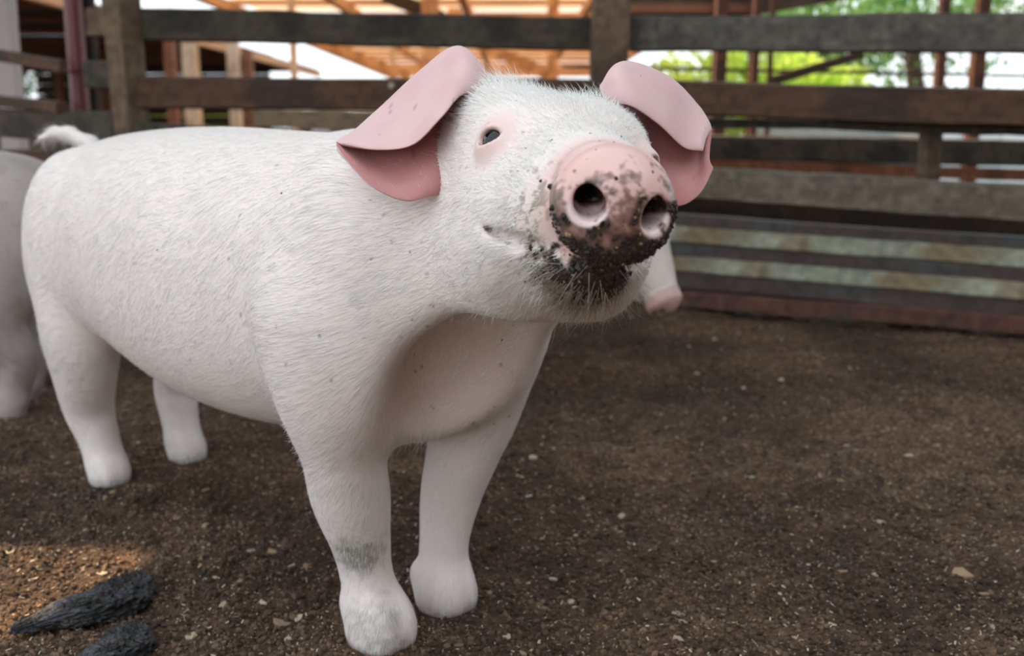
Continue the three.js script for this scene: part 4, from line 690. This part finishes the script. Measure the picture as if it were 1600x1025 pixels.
{ // wood chips one could pick up: each a thing of its own
  const mats = [[0.52, 0.43, 0.31], [0.58, 0.50, 0.38], [0.40, 0.27, 0.16], [0.34, 0.24, 0.17], [0.48, 0.38, 0.27]].map((c) => new THREE.MeshStandardMaterial({ color: new THREE.Color(...c), roughness: 0.9, bumpMap: M.railGrey.bumpMap, bumpScale: 0.0008 }));
  const shapes = [0, 1, 2, 3, 4, 5].map((s) => { // split chips: ragged outline, a little curled
    const n = 7, sh = new THREE.Shape(), w = [0.42, 0.3, 0.55, 0.2, 0.16, 0.45][s]; for (let i = 0; i < n; i++) { const a = i / n * 6.283, r = 0.72 + 0.55 * h3(i, s, 5), x = Math.cos(a) * 0.5 * r, y = Math.sin(a) * w * r; i ? sh.lineTo(x, y) : sh.moveTo(x, y); }
    const g = new THREE.ExtrudeGeometry(sh, { depth: 0.12, bevelEnabled: true, bevelThickness: 0.03, bevelSize: 0.03, bevelSegments: 1 }); g.rotateX(-Math.PI / 2); const p = g.attributes.position; for (let i = 0; i < p.count; i++) p.setY(i, p.getY(i) + 0.25 * p.getX(i) ** 2); g.computeVertexNormals(); return g; });
  const big = [[466, 966, 20], [412, 942, 24], [865, 900, 22], [1060, 996, 20], [1505, 895, 34], [277, 851, 12], [325, 850, 10], [42, 760, 14], [300, 998, 20], [276, 990, 12], [350, 950, 22], [86, 775, 10], [450, 1000, 22], [935, 830, 14], [1245, 990, 16], [1300, 975, 18], [1512, 985, 14], [1550, 980, 16], [1465, 690, 14], [1420, 705, 14], [320, 760, 14], [275, 800, 12], [185, 900, 10], [335, 905, 12], [1040, 890, 8], [1345, 1010, 14], [280, 940, 14], [130, 880, 14]];
  for (let k = 0; k < 290; k++) {
    let x, z, L; if (k < big.length) { const g = onGround(big[k][0], big[k][1]); x = g.x; z = g.z; L = big[k][2] / FOCAL * Math.abs(g.z) * 0.95; } else { [x, z] = spotOnGround(); L = rr(0.006, 0.0125); if (rnd() < 0.1) L *= 1.4; }
    if (!clear(x, z)) { x += 0.06; z += 0.05; }
    const si = Math.floor(rnd() * 6), mi = Math.floor(rnd() * 5), o = new THREE.Mesh(shapes[si], mats[mi]), shape = si === 3 || si === 4 ? 'narrow splinter' : 'broad chip', tint = ['tan', 'cream coloured', 'reddish brown', 'dull brown', 'straw coloured'][mi]; o.position.set(x, groundHeight(x, z) - 0.0003, z); o.rotation.set(rr(-0.25, 0.25), rr(0, 6.28), rr(-0.25, 0.25)); o.scale.setScalar(L);
    top(o, 'wood_chip', `${tint} ${shape} of wood lying on the dark soil`, 'wood chip', `${tint} ${shape}s on the soil`);
  }
}
{ // the black lump at the edge of the sunny patch
  const a = onGround(28, 1000), b = onGround(232, 925), mid = a.clone().lerp(b, 0.5), L = a.distanceTo(b), g = new THREE.SphereGeometry(1, 120, 110).rotateZ(Math.PI / 2), p = g.attributes.position;
  for (let i = 0; i < p.count; i++) {
    const x = p.getX(i), y = p.getY(i), z = p.getZ(i), t = (x + 1) / 2, cap = Math.sqrt(Math.max(1e-6, 1 - x * x)), w = mix(0.35, 1.15, sstep(0.0, 0.75, t)) * Math.pow(cap, -0.62) * sstep(1.0, 0.97, Math.abs(x) * 0.99);
    const r = 0.55 + 0.75 * fbm(x * 2.6 + 3, y * 2 + 1, z * 2, 4) + 0.3 * (fbm(x * 9, y * 7, z * 7, 3) - 0.5) + 0.22 * (fbm(x * 30, y * 14, z * 14, 2) - 0.5);
    p.setXYZ(i, x * L * (0.5 + 0.05 * fbm(y * 4, z * 4, 2)), Math.max(-0.006, y * 0.020 * w * r + 0.004), z * 0.027 * w * r + 0.007 * Math.sin(x * 3.1 + 1));
  }
  g.computeVertexNormals();
  const bump = dataTex(256, (u, v) => { const k = 0.5 * tgrain(u, v, 4, 24, 4, 61) + 0.5 * tfbm(u, v, 16, 4, 5); return [k, k, k]; }, false, 2, 2), col = dataTex(256, (u, v) => { const k = sstep(0.48, 0.64, tfbm(u, v, 6, 4, 9)), q = sstep(0.6, 0.72, tfbm(u, v, 40, 2, 3)); return [mix(mix(24, 62, k), 110, q * 0.4) / 255, mix(mix(24, 66, k), 96, q * 0.4) / 255, mix(mix(25, 76, k), 80, q * 0.4) / 255]; }, true, 2, 1);
  const o = new THREE.Mesh(g, new THREE.MeshStandardMaterial({ map: col, bumpMap: bump, bumpScale: 0.006, roughness: 0.6 }));
  o.position.copy(mid); o.position.y = 0.004; o.rotation.y = -Math.atan2(b.z - a.z, b.x - a.x);
  top(o, 'charred_log', 'long blackened piece of rotten wood lying on the soil', 'log');
  const o2 = new THREE.Mesh(g, o.material); o2.scale.set(0.62, 0.75, 0.9); o2.position.copy(onGround(170, 1022)); o2.position.y = 0.0; o2.rotation.y = o.rotation.y + 0.25;
  top(o2, 'charred_log', 'shorter blackened piece of wood half sunk beside the long one', 'log');
}

renderer.render(scene, camera);
